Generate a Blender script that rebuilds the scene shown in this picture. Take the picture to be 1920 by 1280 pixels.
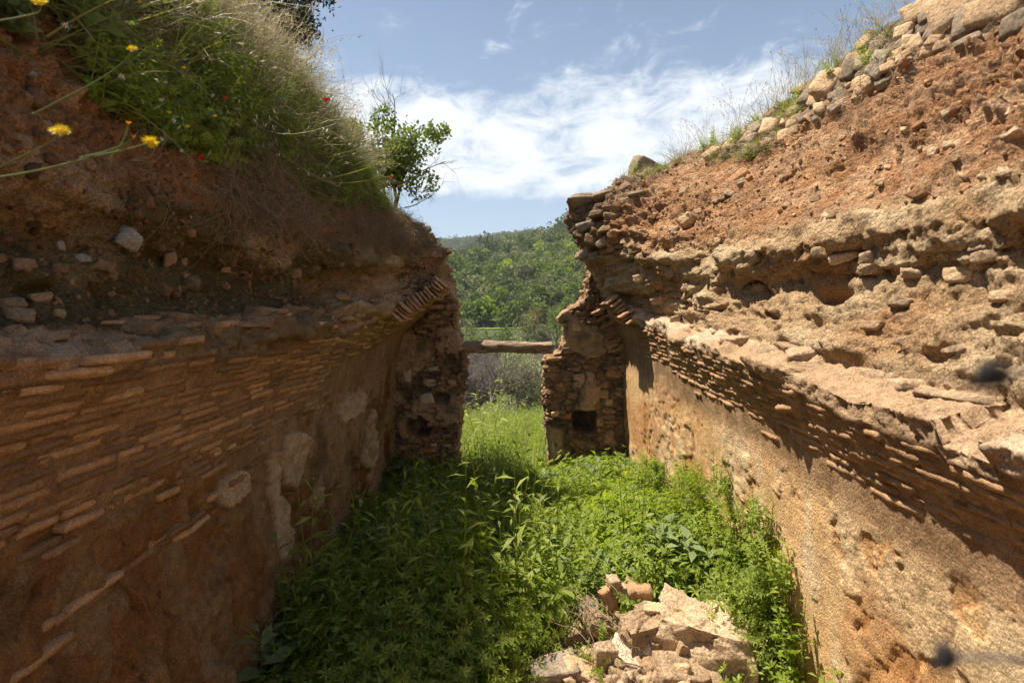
import bpy, math, random
import numpy as np
from mathutils import Vector, Matrix, Euler

random.seed(11)
RNG = np.random.default_rng(11)
for _o in list(bpy.data.objects):
    bpy.data.objects.remove(_o)
SC = bpy.context.scene
COL = SC.collection

# ------------------------------------------------------------------ camera
EYE = 1.95
F = 1067.0            # focal length in photograph pixels (1920 wide)
HV = 590.0            # row of the eye level in the photograph
cd = bpy.data.cameras.new('camera')
cd.lens = 20.0
cd.sensor_width = 36.0
cd.shift_y = -50.0 / 1920.0
cd.clip_start = 0.02
cd.clip_end = 6000
cd.dof.use_dof = True
cd.dof.focus_distance = 4.2
cd.dof.aperture_fstop = 4.5
cam = bpy.data.objects.new('camera', cd)
COL.objects.link(cam)
cam.location = (0, 0, EYE)
cam.rotation_euler = (math.pi / 2, 0, 0)
SC.camera = cam

# ------------------------------------------------------------------ sun, sky, exposure
SUN = Vector((-0.40, 0.14, 0.905)).normalized()
sl = bpy.data.lights.new('sun', 'SUN')
sl.energy = 5.0
sl.angle = math.radians(0.53)
sl.color = (1.0, 0.91, 0.77)
sun = bpy.data.objects.new('sun', sl)
COL.objects.link(sun)
sun.rotation_euler = SUN.to_track_quat('Z', 'Y').to_euler()
sun.location = (-8, 3, 16)

W = bpy.data.worlds.new('World')
SC.world = W
W.use_nodes = True
wt = W.node_tree
wt.nodes.clear()


def wn(t, **k):
    n = wt.nodes.new(t)
    for a, b in k.items():
        setattr(n, a, b)
    return n


def wmath(op, a, b=None, c=None, clamp=False):
    n = wn('ShaderNodeMath', operation=op)
    n.use_clamp = clamp
    for i, x in enumerate((a, b, c)):
        if x is None:
            continue
        if isinstance(x, (int, float)):
            n.inputs[i].default_value = x
        else:
            wt.links.new(x, n.inputs[i])
    return n.outputs[0]


def wmap(x, a, b, c=0.0, d=1.0):
    n = wn('ShaderNodeMapRange', interpolation_type='SMOOTHSTEP')
    wt.links.new(x, n.inputs[0])
    for i, v in enumerate((a, b, c, d)):
        n.inputs[i + 1].default_value = v
    return n.outputs[0]


sky = wn('ShaderNodeTexSky', sky_type='NISHITA')
sky.sun_disc = False
sky.sun_elevation = math.asin(SUN.z)
sky.sun_rotation = math.atan2(SUN.x, SUN.y)
sky.altitude = 300
sky.air_density = 1.0
sky.dust_density = 0.9
sky.ozone_density = 1.0
tc = wn('ShaderNodeTexCoord')
sep = wn('ShaderNodeSeparateXYZ')
wt.links.new(tc.outputs['Generated'], sep.inputs[0])
dz = wmath('MAXIMUM', sep.outputs[2], 0.0)
den = wmath('ADD', dz, 0.16)
px = wmath('DIVIDE', sep.outputs[0], den)
py = wmath('DIVIDE', sep.outputs[1], den)
comb = wn('ShaderNodeCombineXYZ')
wt.links.new(px, comb.inputs[0])
wt.links.new(py, comb.inputs[1])


def wnoise(scale, detail, rough, off, sx=1.0, sy=1.0, dist=0.0):
    m = wn('ShaderNodeMapping')
    m.inputs['Location'].default_value = off
    m.inputs['Scale'].default_value = (sx, sy, 1)
    wt.links.new(comb.outputs[0], m.inputs[0])
    n = wn('ShaderNodeTexNoise')
    n.inputs['Scale'].default_value = scale
    n.inputs['Detail'].default_value = detail
    n.inputs['Roughness'].default_value = rough
    n.inputs['Distortion'].default_value = dist
    wt.links.new(m.outputs[0], n.inputs['Vector'])
    return n.outputs[0]


def wnoise3(scale, detail, rough, off, sc, dist=0.0):
    m = wn('ShaderNodeMapping')
    m.inputs['Location'].default_value = off
    m.inputs['Scale'].default_value = sc
    wt.links.new(tc.outputs['Generated'], m.inputs[0])
    n = wn('ShaderNodeTexNoise')
    n.inputs['Scale'].default_value = scale
    n.inputs['Detail'].default_value = detail
    n.inputs['Roughness'].default_value = rough
    n.inputs['Distortion'].default_value = dist
    wt.links.new(m.outputs[0], n.inputs['Vector'])
    return n.outputs[0]


n1 = wnoise3(3.2, 12, 0.60, (0.4, 2.3, 0.0), (1, 1, 2.2), 0.3)
n2 = wnoise3(11.0, 12, 0.66, (1.3, 0.2, 0.5), (1, 1, 2.0), 0.5)
band = wmath('MULTIPLY', wmap(dz, 0.17, 0.24), wmap(dz, 0.42, 0.31))
dens = wmath('ADD', wmath('MULTIPLY', n1, 0.62), wmath('MULTIPLY', band, 0.44))
dens = wmath('ADD', dens, wmath('MULTIPLY', wmath('SUBTRACT', n2, 0.5), 1.25))
low = wmath('MULTIPLY', wmap(dz, 0.21, 0.12), 0.22)
dens = wmath('SUBTRACT', dens, low)
cmask = wmath('MULTIPLY', wmap(dens, 0.37, 0.83), 0.92, clamp=True)
hz = wmap(dz, 0.70, 0.02, 0.02, 0.50)          # pale veil towards the horizon
mixh = wn('ShaderNodeMix', data_type='RGBA')
wt.links.new(hz, mixh.inputs[0])
wt.links.new(sky.outputs[0], mixh.inputs[6])
mixh.inputs[7].default_value = (5.0, 6.3, 7.5, 1)
mixc = wn('ShaderNodeMix', data_type='RGBA')
wt.links.new(cmask, mixc.inputs[0])
wt.links.new(mixh.outputs[2], mixc.inputs[6])
mixc.inputs[7].default_value = (8.3, 8.6, 8.9, 1)
bg = wn('ShaderNodeBackground')
bg.inputs[1].default_value = 0.066
wt.links.new(mixc.outputs[2], bg.inputs[0])
wo = wn('ShaderNodeOutputWorld')
wt.links.new(bg.outputs[0], wo.inputs[0])

vs = SC.view_settings
vs.view_transform = 'Standard'
vs.look = 'None'
vs.exposure = 0.95
vs.gamma = 1.0
vs.use_curve_mapping = False
SC.render.engine = 'CYCLES'
SC.cycles.use_denoising = True
SC.cycles.max_bounces = 6
SC.cycles.diffuse_bounces = 3
SC.cycles.adaptive_threshold = 0.02
SC.cycles.transparent_max_bounces = 8


def at(u, v, Y):
    """a point that stands Y metres down the room, seen at photograph pixel u, v"""
    return np.array([(u - 960.0) / F * Y, Y, EYE + (HV - v) / F * Y])


# ------------------------------------------------------------------ noise
def _h(ix, iy, iz, seed):
    n = (ix.astype(np.int64) * 374761393 + iy.astype(np.int64) * 668265263 + iz.astype(np.int64) * 2147483647 + seed * 974634777)
    n = n & 0xFFFFFFFF
    n = ((n ^ (n >> 13)) * 1274126177) & 0xFFFFFFFF
    n = ((n ^ (n >> 16)) * 2246822519) & 0xFFFFFFFF
    return ((n ^ (n >> 15)) & 0xFFFFFF).astype(np.float32) / np.float32(0x1000000)


def vnoise(p, seed=0):
    """smooth value noise, about -1..1"""
    p = np.asarray(p, np.float32)
    i = np.floor(p)
    f = p - i
    i = i.astype(np.int64)
    f = f * f * f * (f * (f * 6 - 15) + 10)
    x, y, z = i[..., 0], i[..., 1], i[..., 2]
    fx, fy, fz = f[..., 0], f[..., 1], f[..., 2]
    c = [[[_h(x + a, y + b, z + d, seed) for d in (0, 1)] for b in (0, 1)] for a in (0, 1)]
    def L(a, b, t):
        return a + (b - a) * t
    r = L(L(L(c[0][0][0], c[1][0][0], fx), L(c[0][1][0], c[1][1][0], fx), fy),
          L(L(c[0][0][1], c[1][0][1], fx), L(c[0][1][1], c[1][1][1], fx), fy), fz)
    return r * 2 - 1


def fbm(p, scale, octv=4, seed=0, gain=0.5, st=(1, 1, 1)):
    p = np.asarray(p, np.float32) * (np.array(st, np.float32) * scale)
    a, s, t = 1.0, 0.0, 0.0
    for k in range(octv):
        s = s + a * vnoise(p + 17.3 * k, seed + k)
        t += a
        p = p * 2.03
        a *= gain
    return s / t


def worley(p, scale, seed=0, st=(1, 1, 1)):
    p = np.asarray(p, np.float32) * (np.array(st, np.float32) * scale)
    i = np.floor(p).astype(np.int64)
    f1 = np.full(p.shape[:-1], 9.0, np.float32)
    f2 = f1.copy()
    cid = np.zeros(p.shape[:-1], np.float32)
    for a in (-1, 0, 1):
        for b in (-1, 0, 1):
            for c in (-1, 0, 1):
                x, y, z = i[..., 0] + a, i[..., 1] + b, i[..., 2] + c
                h0, h1, h2 = _h(x, y, z, seed), _h(x, y, z, seed + 5), _h(x, y, z, seed + 9)
                d = np.sqrt((x + h0 - p[..., 0]) ** 2 + (y + h1 - p[..., 1]) ** 2 + (z + h2 - p[..., 2]) ** 2)
                near = d < f1
                f2 = np.where(near, f1, np.minimum(f2, d))
                cid = np.where(near, _h(x, y, z, seed + 21), cid)
                f1 = np.where(near, d, f1)
    return f1, f2, cid


def sst(x, a, b):
    t = np.clip((x - a) / (b - a), 0, 1)
    return t * t * (3 - 2 * t)


def mixc3(a, b, t):
    return a + (np.asarray(b, np.float32) - a) * np.asarray(t)[..., None]


# ------------------------------------------------------------------ mesh helpers
def mesh_from(name, V, polys, tone=None, smooth=True):
    """polys: list of int arrays (n, k)"""
    me = bpy.data.meshes.new(name)
    V = np.asarray(V, np.float32).reshape(-1, 3)
    polys = [np.asarray(q, np.int32) for q in polys if len(q)]
    nl = sum(q.size for q in polys)
    nf = sum(len(q) for q in polys)
    me.vertices.add(len(V))
    me.vertices.foreach_set('co', V.ravel())
    me.loops.add(nl)
    me.loops.foreach_set('vertex_index', np.concatenate([q.ravel() for q in polys]))
    me.polygons.add(nf)
    tot = np.concatenate([np.full(len(q), q.shape[1], np.int32) for q in polys])
    st = np.concatenate([[0], np.cumsum(tot)[:-1]]).astype(np.int32)
    me.polygons.foreach_set('loop_start', st)
    if smooth:
        me.polygons.foreach_set('use_smooth', np.ones(nf, bool))
    me.update(calc_edges=True)
    if tone is not None:
        a = me.attributes.new('tone', 'FLOAT_COLOR', 'POINT')
        c = np.ones((len(V), 4), np.float32)
        c[:, :3] = np.asarray(tone, np.float32).reshape(-1, 3)
        a.data.foreach_set('color', c.ravel())
    return me


def obj(name, me, mat=None, parent=None, **props):
    o = bpy.data.objects.new(name, me)
    COL.objects.link(o)
    if mat is not None and me is not None and len(me.materials) == 0:
        me.materials.append(mat)
    if parent is not None:
        o.parent = parent
    for k, v in props.items():
        o[k] = v
    return o


def thing(name, loc, label, category, group=None):
    o = bpy.data.objects.new(name, None)
    o.empty_display_size = 0.1
    COL.objects.link(o)
    o.location = loc
    o['label'] = label
    o['category'] = category
    if group:
        o['group'] = group
    return o


def grid_faces(R, C, flip=False):
    r = np.arange(R - 1)[:, None] * C
    c = np.arange(C - 1)[None, :]
    a = (r + c).ravel()
    q = np.stack([a, a + 1, a + C + 1, a + C], 1)
    return q[:, ::-1] if flip else q


class MB:
    """collects verts and faces of one mesh"""
    def __init__(self):
        self.v, self.t, self.q, self.n = [], [], [], 0

    def add(self, V, quads=None, tris=None):
        V = np.asarray(V, np.float32).reshape(-1, 3)
        if quads is not None and len(quads):
            self.q.append(np.asarray(quads, np.int32) + self.n)
        if tris is not None and len(tris):
            self.t.append(np.asarray(tris, np.int32) + self.n)
        self.v.append(V)
        self.n += len(V)

    def tube(self, pts, rad, n=5, cap=True):
        pts = np.asarray(pts, np.float32)
        m = len(pts)
        rad = np.broadcast_to(np.asarray(rad, np.float32), (m,))
        tg = np.gradient(pts, axis=0)
        tg /= np.linalg.norm(tg, axis=1, keepdims=True) + 1e-9
        ref = np.array([0.31, 0.17, 0.93], np.float32)
        if abs(tg[0] @ ref) > 0.9:
            ref = np.array([0.9, 0.3, 0.1], np.float32)
        a = np.cross(tg, ref)
        a /= np.linalg.norm(a, axis=1, keepdims=True) + 1e-9
        b = np.cross(tg, a)
        th = np.linspace(0, 2 * np.pi, n, endpoint=False)
        V = pts[:, None] + rad[:, None, None] * (np.cos(th)[None, :, None] * a[:, None] + np.sin(th)[None, :, None] * b[:, None])
        i = np.arange(m - 1)[:, None] * n
        j = np.arange(n)[None]
        j2 = (j + 1) % n
        q = np.stack([(i + j).ravel(), (i + j2).ravel(), (i + n + j2).ravel(), (i + n + j).ravel()], 1)
        self.add(V.reshape(-1, 3), q)
        if cap and n > 2:
            for e in (0, m - 1):
                base = np.concatenate([V[e], pts[e:e + 1]])
                self.add(base, None, [[k, (k + 1) % n, n] if e else [(k + 1) % n, k, n] for k in range(n)])

    def mesh(self, name, smooth=True, tone=None):
        if not self.v:
            return None
        polys = []
        if self.q:
            polys.append(np.concatenate(self.q))
        if self.t:
            polys.append(np.concatenate(self.t))
        return mesh_from(name, np.concatenate(self.v), polys, tone, smooth)


# ------------------------------------------------------------------ materials
class NT:
    def __init__(self, name):
        self.m = bpy.data.materials.new(name)
        self.m.use_nodes = True
        self.t = self.m.node_tree
        self.t.nodes.clear()
        self.out = self.t.nodes.new('ShaderNodeOutputMaterial')

    def n(self, typ, ins=None, **k):
        nd = self.t.nodes.new(typ)
        for a, b in k.items():
            setattr(nd, a, b)
        for a, b in (ins or {}).items():
            if hasattr(b, 'is_output') or isinstance(b, bpy.types.NodeSocket):
                self.t.links.new(b, nd.inputs[a])
            else:
                nd.inputs[a].default_value = b
        return nd

    def pos(self):
        return self.n('ShaderNodeNewGeometry').outputs['Position']

    def noise(self, vec, scale, detail=4, rough=0.55, dist=0.0):
        return self.n('ShaderNodeTexNoise', {'Vector': vec, 'Scale': scale, 'Detail': detail, 'Roughness': rough, 'Distortion': dist}).outputs[0]

    def ramp(self, x, a, b, c=0.0, d=1.0):
        return self.n('ShaderNodeMapRange', {0: x, 1: a, 2: b, 3: c, 4: d}).outputs[0]

    def math(self, op, a, b):
        return self.n('ShaderNodeMath', {0: a, 1: b}, operation=op).outputs[0]

    def mix(self, f, a, b, blend='MIX'):
        return self.n('ShaderNodeMix', {0: f, 6: a, 7: b}, data_type='RGBA', blend_type=blend).outputs[2]

    def scale(self, c, f):
        return self.n('ShaderNodeVectorMath', {0: c, 3: f}, operation='SCALE').outputs[0]


def mat_mineral(name, color=None, bump=1.0, fine=70.0, vary=0.35, rnd=0.0, coarse=14.0, tint=(0.55, 0.4, 0.3), speck=0.35):
    """earth, plaster, stone or brick: colour from the mesh ('tone') or a fixed one, mottled, with crumbly relief"""
    N = NT(name)
    p = N.pos()
    if color is None:
        base = N.n('ShaderNodeAttribute', attribute_name='tone').outputs[0]
    else:
        base = N.n('ShaderNodeRGB').outputs[0]
        base.default_value = (*color, 1)
    if rnd:
        r = N.n('ShaderNodeObjectInfo').outputs['Random']
        base = N.scale(base, N.ramp(r, 0, 1, 1 - rnd, 1 + rnd))
        base = N.mix(N.ramp(N.math('FRACT', N.math('MULTIPLY', r, 7.13), 0.0), 0, 1, 0.0, 0.35), base, (*tint, 1), 'MULTIPLY')
    a = N.noise(p, coarse, 6, 0.62)
    b = N.noise(p, fine, 5, 0.7)
    v = N.math('ADD', N.math('MULTIPLY', N.ramp(a, 0.3, 0.7, -1, 1), vary * 0.5), N.math('MULTIPLY', N.ramp(b, 0.3, 0.7, -1, 1), vary * 0.5))
    col = N.scale(base, N.math('ADD', v, 1.0))
    sp = N.noise(p, fine * 1.9, 3, 0.8)
    col = N.scale(col, N.ramp(sp, 0.36, 0.60, 1 - speck, 1 + speck * 0.35))
    sp2 = N.noise(p, fine * 0.62, 4, 0.75, 0.6)
    col = N.mix(N.ramp(sp2, 0.60, 0.72, 0.0, speck), col, N.scale(col, 1.45))
    g = N.noise(p, fine * 2.7, 4, 0.75)
    vor = N.n('ShaderNodeTexVoronoi', {'Vector': p, 'Scale': fine * 0.8, 'Randomness': 1.0}, feature='F1').outputs['Distance']
    hgt = N.math('ADD', N.math('MULTIPLY', b, 0.9), N.math('MULTIPLY', g, 0.5))
    hgt = N.math('SUBTRACT', hgt, N.math('MULTIPLY', vor, 0.7))
    bm = N.n('ShaderNodeBump', {'Strength': min(1.0, 0.75 * bump), 'Distance': 0.012 * bump, 'Height': hgt})
    s = N.n('ShaderNodeBsdfPrincipled', {'Base Color': col, 'Roughness': 0.94, 'Specular IOR Level': 0.15, 'Normal': bm.outputs[0]})
    N.t.links.new(s.outputs[0], N.out.inputs[0])
    return N.m


def mat_leaf(name, c1, c2, trans=0.4, rough=0.55, spec=0.3, c3=None, tmul=(1.45, 1.6, 0.6)):
    N = NT(name)
    r = N.n('ShaderNodeObjectInfo').outputs['Random']
    p = N.pos()
    nz = N.noise(p, 9.0, 3, 0.6)
    f = N.math('ADD', N.math('MULTIPLY', r, 0.5), N.ramp(nz, 0.3, 0.7, 0, 0.5))
    col = N.mix(f, (*c1, 1), (*c2, 1))
    if c3 is not None:
        w = N.noise(p, 1.3, 3, 0.6)
        col = N.mix(N.ramp(w, 0.5, 0.62, 0, 0.8), col, (*c3, 1))
    d = N.n('ShaderNodeBsdfPrincipled', {'Base Color': col, 'Roughness': rough, 'Specular IOR Level': spec})
    tcol = N.n('ShaderNodeVectorMath', {0: col, 1: tmul}, operation='MULTIPLY').outputs[0]
    t = N.n('ShaderNodeBsdfTranslucent', {'Color': tcol})
    mx = N.n('ShaderNodeMixShader', {0: trans, 1: d.outputs[0], 2: t.outputs[0]})
    N.t.links.new(mx.outputs[0], N.out.inputs[0])
    return N.m


def mat_plain(name, c, rough=0.7, vary=0.2, scale=30.0, spec=0.3, bump=0.0, st=None):
    N = NT(name)
    p = N.pos()
    if st is not None:
        p = N.n('ShaderNodeVectorMath', {0: p, 1: st}, operation='MULTIPLY').outputs[0]
    nz = N.noise(p, scale, 5, 0.65)
    base = N.n('ShaderNodeRGB').outputs[0]
    base.default_value = (*c, 1)
    col = N.scale(base, N.ramp(nz, 0.25, 0.75, 1 - vary, 1 + vary))
    s = N.n('ShaderNodeBsdfPrincipled', {'Base Color': col, 'Roughness': rough, 'Specular IOR Level': spec})
    if bump:
        bm = N.n('ShaderNodeBump', {'Strength': 0.8, 'Distance': bump, 'Height': nz})
        N.t.links.new(bm.outputs[0], s.inputs['Normal'])
    N.t.links.new(s.outputs[0], N.out.inputs[0])
    return N.m


M = {}
M['wall'] = mat_mineral('weathered_masonry', bump=0.8, fine=105, vary=0.5, coarse=22.0, speck=0.5)
M['soil'] = mat_mineral('crumbly_soil', bump=1.35, fine=70, vary=0.55, speck=0.55)
M['ground'] = mat_mineral('ground_soil', bump=1.0, fine=30, vary=0.4)
M['brick'] = mat_mineral('old_brick', (0.43, 0.265, 0.145), bump=0.7, fine=85, vary=0.4, rnd=0.25, tint=(0.8, 0.62, 0.5))
M['brick_red'] = mat_mineral('red_brick', (0.42, 0.17, 0.09), bump=0.6, fine=85, vary=0.35, rnd=0.2)
M['tan_stone'] = mat_mineral('tan_stone', (0.50, 0.345, 0.205), bump=0.9, fine=60, vary=0.4, rnd=0.32, tint=(0.8, 0.7, 0.6))
M['pale_stone'] = mat_mineral('pale_stone', (0.54, 0.43, 0.31), bump=0.5, fine=50, vary=0.25, rnd=0.1, tint=(0.9, 0.85, 0.8))
M['grey_stone'] = mat_mineral('grey_stone', (0.275, 0.215, 0.155), bump=0.9, fine=45, vary=0.5, rnd=0.3, tint=(0.85, 0.7, 0.55))
M['blue_stone'] = mat_mineral('slate_stone', (0.27, 0.27, 0.26), bump=0.6, fine=45, vary=0.35, rnd=0.15, tint=(0.9, 0.85, 0.8))
M['mortar_chunk'] = mat_mineral('mortar_chunk', (0.53, 0.38, 0.24), bump=1.3, fine=55, vary=0.45, rnd=0.28, tint=(0.9, 0.8, 0.7))
M['clod'] = mat_mineral('soil_clod', (0.38, 0.205, 0.105), bump=1.0, fine=60, vary=0.4, rnd=0.4, tint=(0.8, 0.7, 0.6))
M['dark_clod'] = mat_mineral('dark_earth_clod', (0.20, 0.12, 0.065), bump=1.0, fine=60, vary=0.4, rnd=0.5, tint=(0.8, 0.7, 0.6))  # darker clod, matching the lowered colour of the left bank
M['dark_stone'] = mat_mineral('crust_shade_stone', (0.26, 0.18, 0.105), bump=0.9, fine=55, vary=0.45, rnd=0.3, tint=(0.8, 0.65, 0.5))  # dark crust stone; also stands for tan stone with shade painted in
M['shade_pale_stone'] = mat_mineral('shade_pale_stone', (0.36, 0.265, 0.165), bump=0.8, fine=70, vary=0.3, rnd=0.1)  # pale stone of the left bank, its shade painted into the colour
M['brick_dark'] = mat_mineral('shade_brick', (0.40, 0.255, 0.14), bump=0.8, fine=85, vary=0.45, rnd=0.45, tint=(0.7, 0.55, 0.42))  # left wall's brick, a copy darkened to carry the shade
M['weed'] = mat_leaf('weed_leaf', (0.16, 0.22, 0.028), (0.34, 0.39, 0.07), 0.45)
M['broad'] = mat_leaf('broad_leaf', (0.13, 0.18, 0.06), (0.22, 0.27, 0.11), 0.3)
M['grass'] = mat_leaf('grass_blade', (0.12, 0.145, 0.028), (0.25, 0.25, 0.075), 0.38, c3=(0.32, 0.28, 0.13), tmul=(1.1, 1.15, 0.75))
M['meadow'] = mat_leaf('meadow_blade', (0.24, 0.30, 0.05), (0.40, 0.42, 0.12), 0.4)
M['straw'] = mat_leaf('straw_blade', (0.44, 0.37, 0.22), (0.64, 0.57, 0.39), 0.3, tmul=(1.0, 1.0, 0.9))
M['root'] = mat_plain('dry_root', (0.27, 0.19, 0.11), 0.9, 0.4)
M['twig'] = mat_plain('grey_twig', (0.16, 0.135, 0.115), 0.9, 0.4)
M['oak'] = mat_leaf('oak_leaf', (0.08, 0.12, 0.025), (0.20, 0.24, 0.06), 0.35, 0.4, 0.5)
M['bark'] = mat_plain('bark', (0.085, 0.065, 0.045), 0.9, 0.4, 40, bump=0.01)
M['dark_leaf'] = mat_leaf('dark_leaf', (0.014, 0.022, 0.010), (0.03, 0.042, 0.016), 0.15)
M['seed'] = mat_plain('dark_seed', (0.026, 0.021, 0.019), 0.8, 0.3)
M['stem'] = mat_leaf('green_stem', (0.14, 0.19, 0.06), (0.19, 0.24, 0.09), 0.15)
M['petal_yellow'] = mat_leaf('yellow_petal', (0.82, 0.55, 0.01), (0.88, 0.66, 0.02), 0.3)
M['petal_orange'] = mat_leaf('orange_bud', (0.75, 0.30, 0.02), (0.8, 0.38, 0.03), 0.3)
M['petal_red'] = mat_leaf('red_petal', (0.62, 0.018, 0.012), (0.72, 0.035, 0.02), 0.4)
M['petal_white'] = mat_leaf('white_petal', (0.7, 0.7, 0.66), (0.8, 0.8, 0.76), 0.35)
M['wood'] = mat_plain('weathered_wood', (0.30, 0.215, 0.14), 0.85, 0.85, 42, bump=0.02, st=(0.10, 1, 1))
M['tree_a'] = mat_leaf('wood_leaf', (0.030, 0.058, 0.014), (0.085, 0.125, 0.028), 0.3, 0.6, 0.2)
M['olive'] = mat_leaf('grey_green_leaf', (0.30, 0.325, 0.19), (0.42, 0.44, 0.28), 0.35)
M['brown_leaf'] = mat_leaf('brown_leaf', (0.16, 0.115, 0.04), (0.23, 0.16, 0.06), 0.3)
M['bare'] = mat_plain('bare_branch', (0.20, 0.165, 0.15), 0.9, 0.3)
M['moss'] = mat_leaf('moss', (0.05, 0.055, 0.012), (0.09, 0.085, 0.02), 0.1)

# ------------------------------------------------------------------ stone shapes
_ICO = {}


def ico(sub):
    if sub not in _ICO:
        import bmesh
        bm = bmesh.new()
        bmesh.ops.create_icosphere(bm, subdivisions=sub, radius=1.0)
        bm.verts.ensure_lookup_table()
        V = np.array([v.co[:] for v in bm.verts], np.float32)
        T = np.array([[v.index for v in f.verts] for f in bm.faces], np.int32)
        bm.free()
        _ICO[sub] = (V, T)
    return _ICO[sub]


def stone_geo(seed, dims, sub=3, planes=9, rough=0.05, box=0.6):
    """a broken stone: a ball cut by planes, so it has facets and edges, then worn"""
    r = np.random.default_rng(seed)
    V, T = ico(sub)
    n = r.normal(size=(planes, 3))
    ax = np.array([[1, 0, 0], [-1, 0, 0], [0, 1, 0], [0, -1, 0], [0, 0, 1], [0, 0, -1]], float)
    ax = ax + r.normal(size=ax.shape) * 0.16
    n = np.concatenate([n, ax])
    n /= np.linalg.norm(n, axis=1, keepdims=True)
    d = np.concatenate([r.uniform(0.75, 1.15, planes), r.uniform(0.55, 0.8, 6) / box * 0.6])
    dots = V @ n.T
    rad = np.where(dots > 1e-3, d[None] / np.maximum(dots, 1e-3), 9).min(1)
    rad = np.minimum(rad, 1.25)
    P = V * rad[:, None]
    P = P * (1 + rough * fbm(P + seed * 3.7, 2.2, 3, seed)[:, None] + rough * 0.5 * vnoise(P * 7 + seed, seed + 4)[:, None])
    P = P / np.abs(P).max(0) * (np.asarray(dims) * 0.5)
    return P.astype(np.float32), T


def stone_mesh(name, seed, dims, **k):
    P, T = stone_geo(seed, dims, **k)
    me = mesh_from(name, P, [T], smooth=False)
    return me


def brick_mesh(seed, L=0.25, H=0.036, D=0.07, wear=1.0):
    nx, ny, nz = 8, 2, 2
    r = np.random.default_rng(seed)
    g = []
    V, Q = [], []
    idx = {}
    def vid(i, j, k):
        if (i, j, k) not in idx:
            idx[(i, j, k)] = len(V)
            V.append((i / nx * 2 - 1, j / ny * 2 - 1, k / nz * 2 - 1))
        return idx[(i, j, k)]
    for i in range(nx):
        for j in range(ny):
            Q.append((vid(i, j, 0), vid(i, j + 1, 0), vid(i + 1, j + 1, 0), vid(i + 1, j, 0)))
            Q.append((vid(i, j, nz), vid(i + 1, j, nz), vid(i + 1, j + 1, nz), vid(i, j + 1, nz)))
    for i in range(nx):
        for k in range(nz):
            Q.append((vid(i, 0, k), vid(i + 1, 0, k), vid(i + 1, 0, k + 1), vid(i, 0, k + 1)))
            Q.append((vid(i, ny, k), vid(i, ny, k + 1), vid(i + 1, ny, k + 1), vid(i + 1, ny, k)))
    for j in range(ny):
        for k in range(nz):
            Q.append((vid(0, j, k), vid(0, j, k + 1), vid(0, j + 1, k + 1), vid(0, j + 1, k)))
            Q.append((vid(nx, j, k), vid(nx, j + 1, k), vid(nx, j + 1, k + 1), vid(nx, j, k + 1)))
    V = np.array(V, np.float32)
    e = (np.abs(V[:, 1]) > 0.9).astype(float) + (np.abs(V[:, 2]) > 0.9)
    c = e + 2 * (np.abs(V[:, 0]) > 0.9)
    V[:, 1] *= np.where(e > 1.5, 0.90 if H < 0.045 else 0.95, 1.0)
    V[:, 2] *= np.where(e > 1.5, 0.92 if H < 0.045 else 0.96, 1.0)
    V[:, 0] *= np.where(c > 2.5, 0.965, 1.0)
    V *= np.array([L, H, D]) * 0.5
    V += r.normal(size=V.shape) * np.array([0.005, 0.0036, 0.0065]) * wear
    V[:, 2] += 0.004 * wear * np.sin(V[:, 0] * 34 + r.uniform(0, 6)) * r.uniform(0.3, 1)
    V[:, 1] += 0.003 * wear * np.sin(V[:, 0] * 17 + r.uniform(0, 6))
    if r.random() < 0.5:
        V[:, 2] -= np.where(V[:, 0] * (1 if r.random() < 0.5 else -1) > L * r.uniform(0.2, 0.42), 0.010, 0.0) * (V[:, 2] > 0)
    return mesh_from('brick', V, [np.array(Q)], smooth=False)


def frame(o, pos, xa, ya, za, s=1.0):
    m = Matrix(((xa[0] * s, ya[0] * s, za[0] * s, pos[0]), (xa[1] * s, ya[1] * s, za[1] * s, pos[1]), (xa[2] * s, ya[2] * s, za[2] * s, pos[2]), (0, 0, 0, 1)))
    o.matrix_local = m


def unit(v):
    v = np.asarray(v, float)
    return v / (np.linalg.norm(v) + 1e-9)


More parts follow.
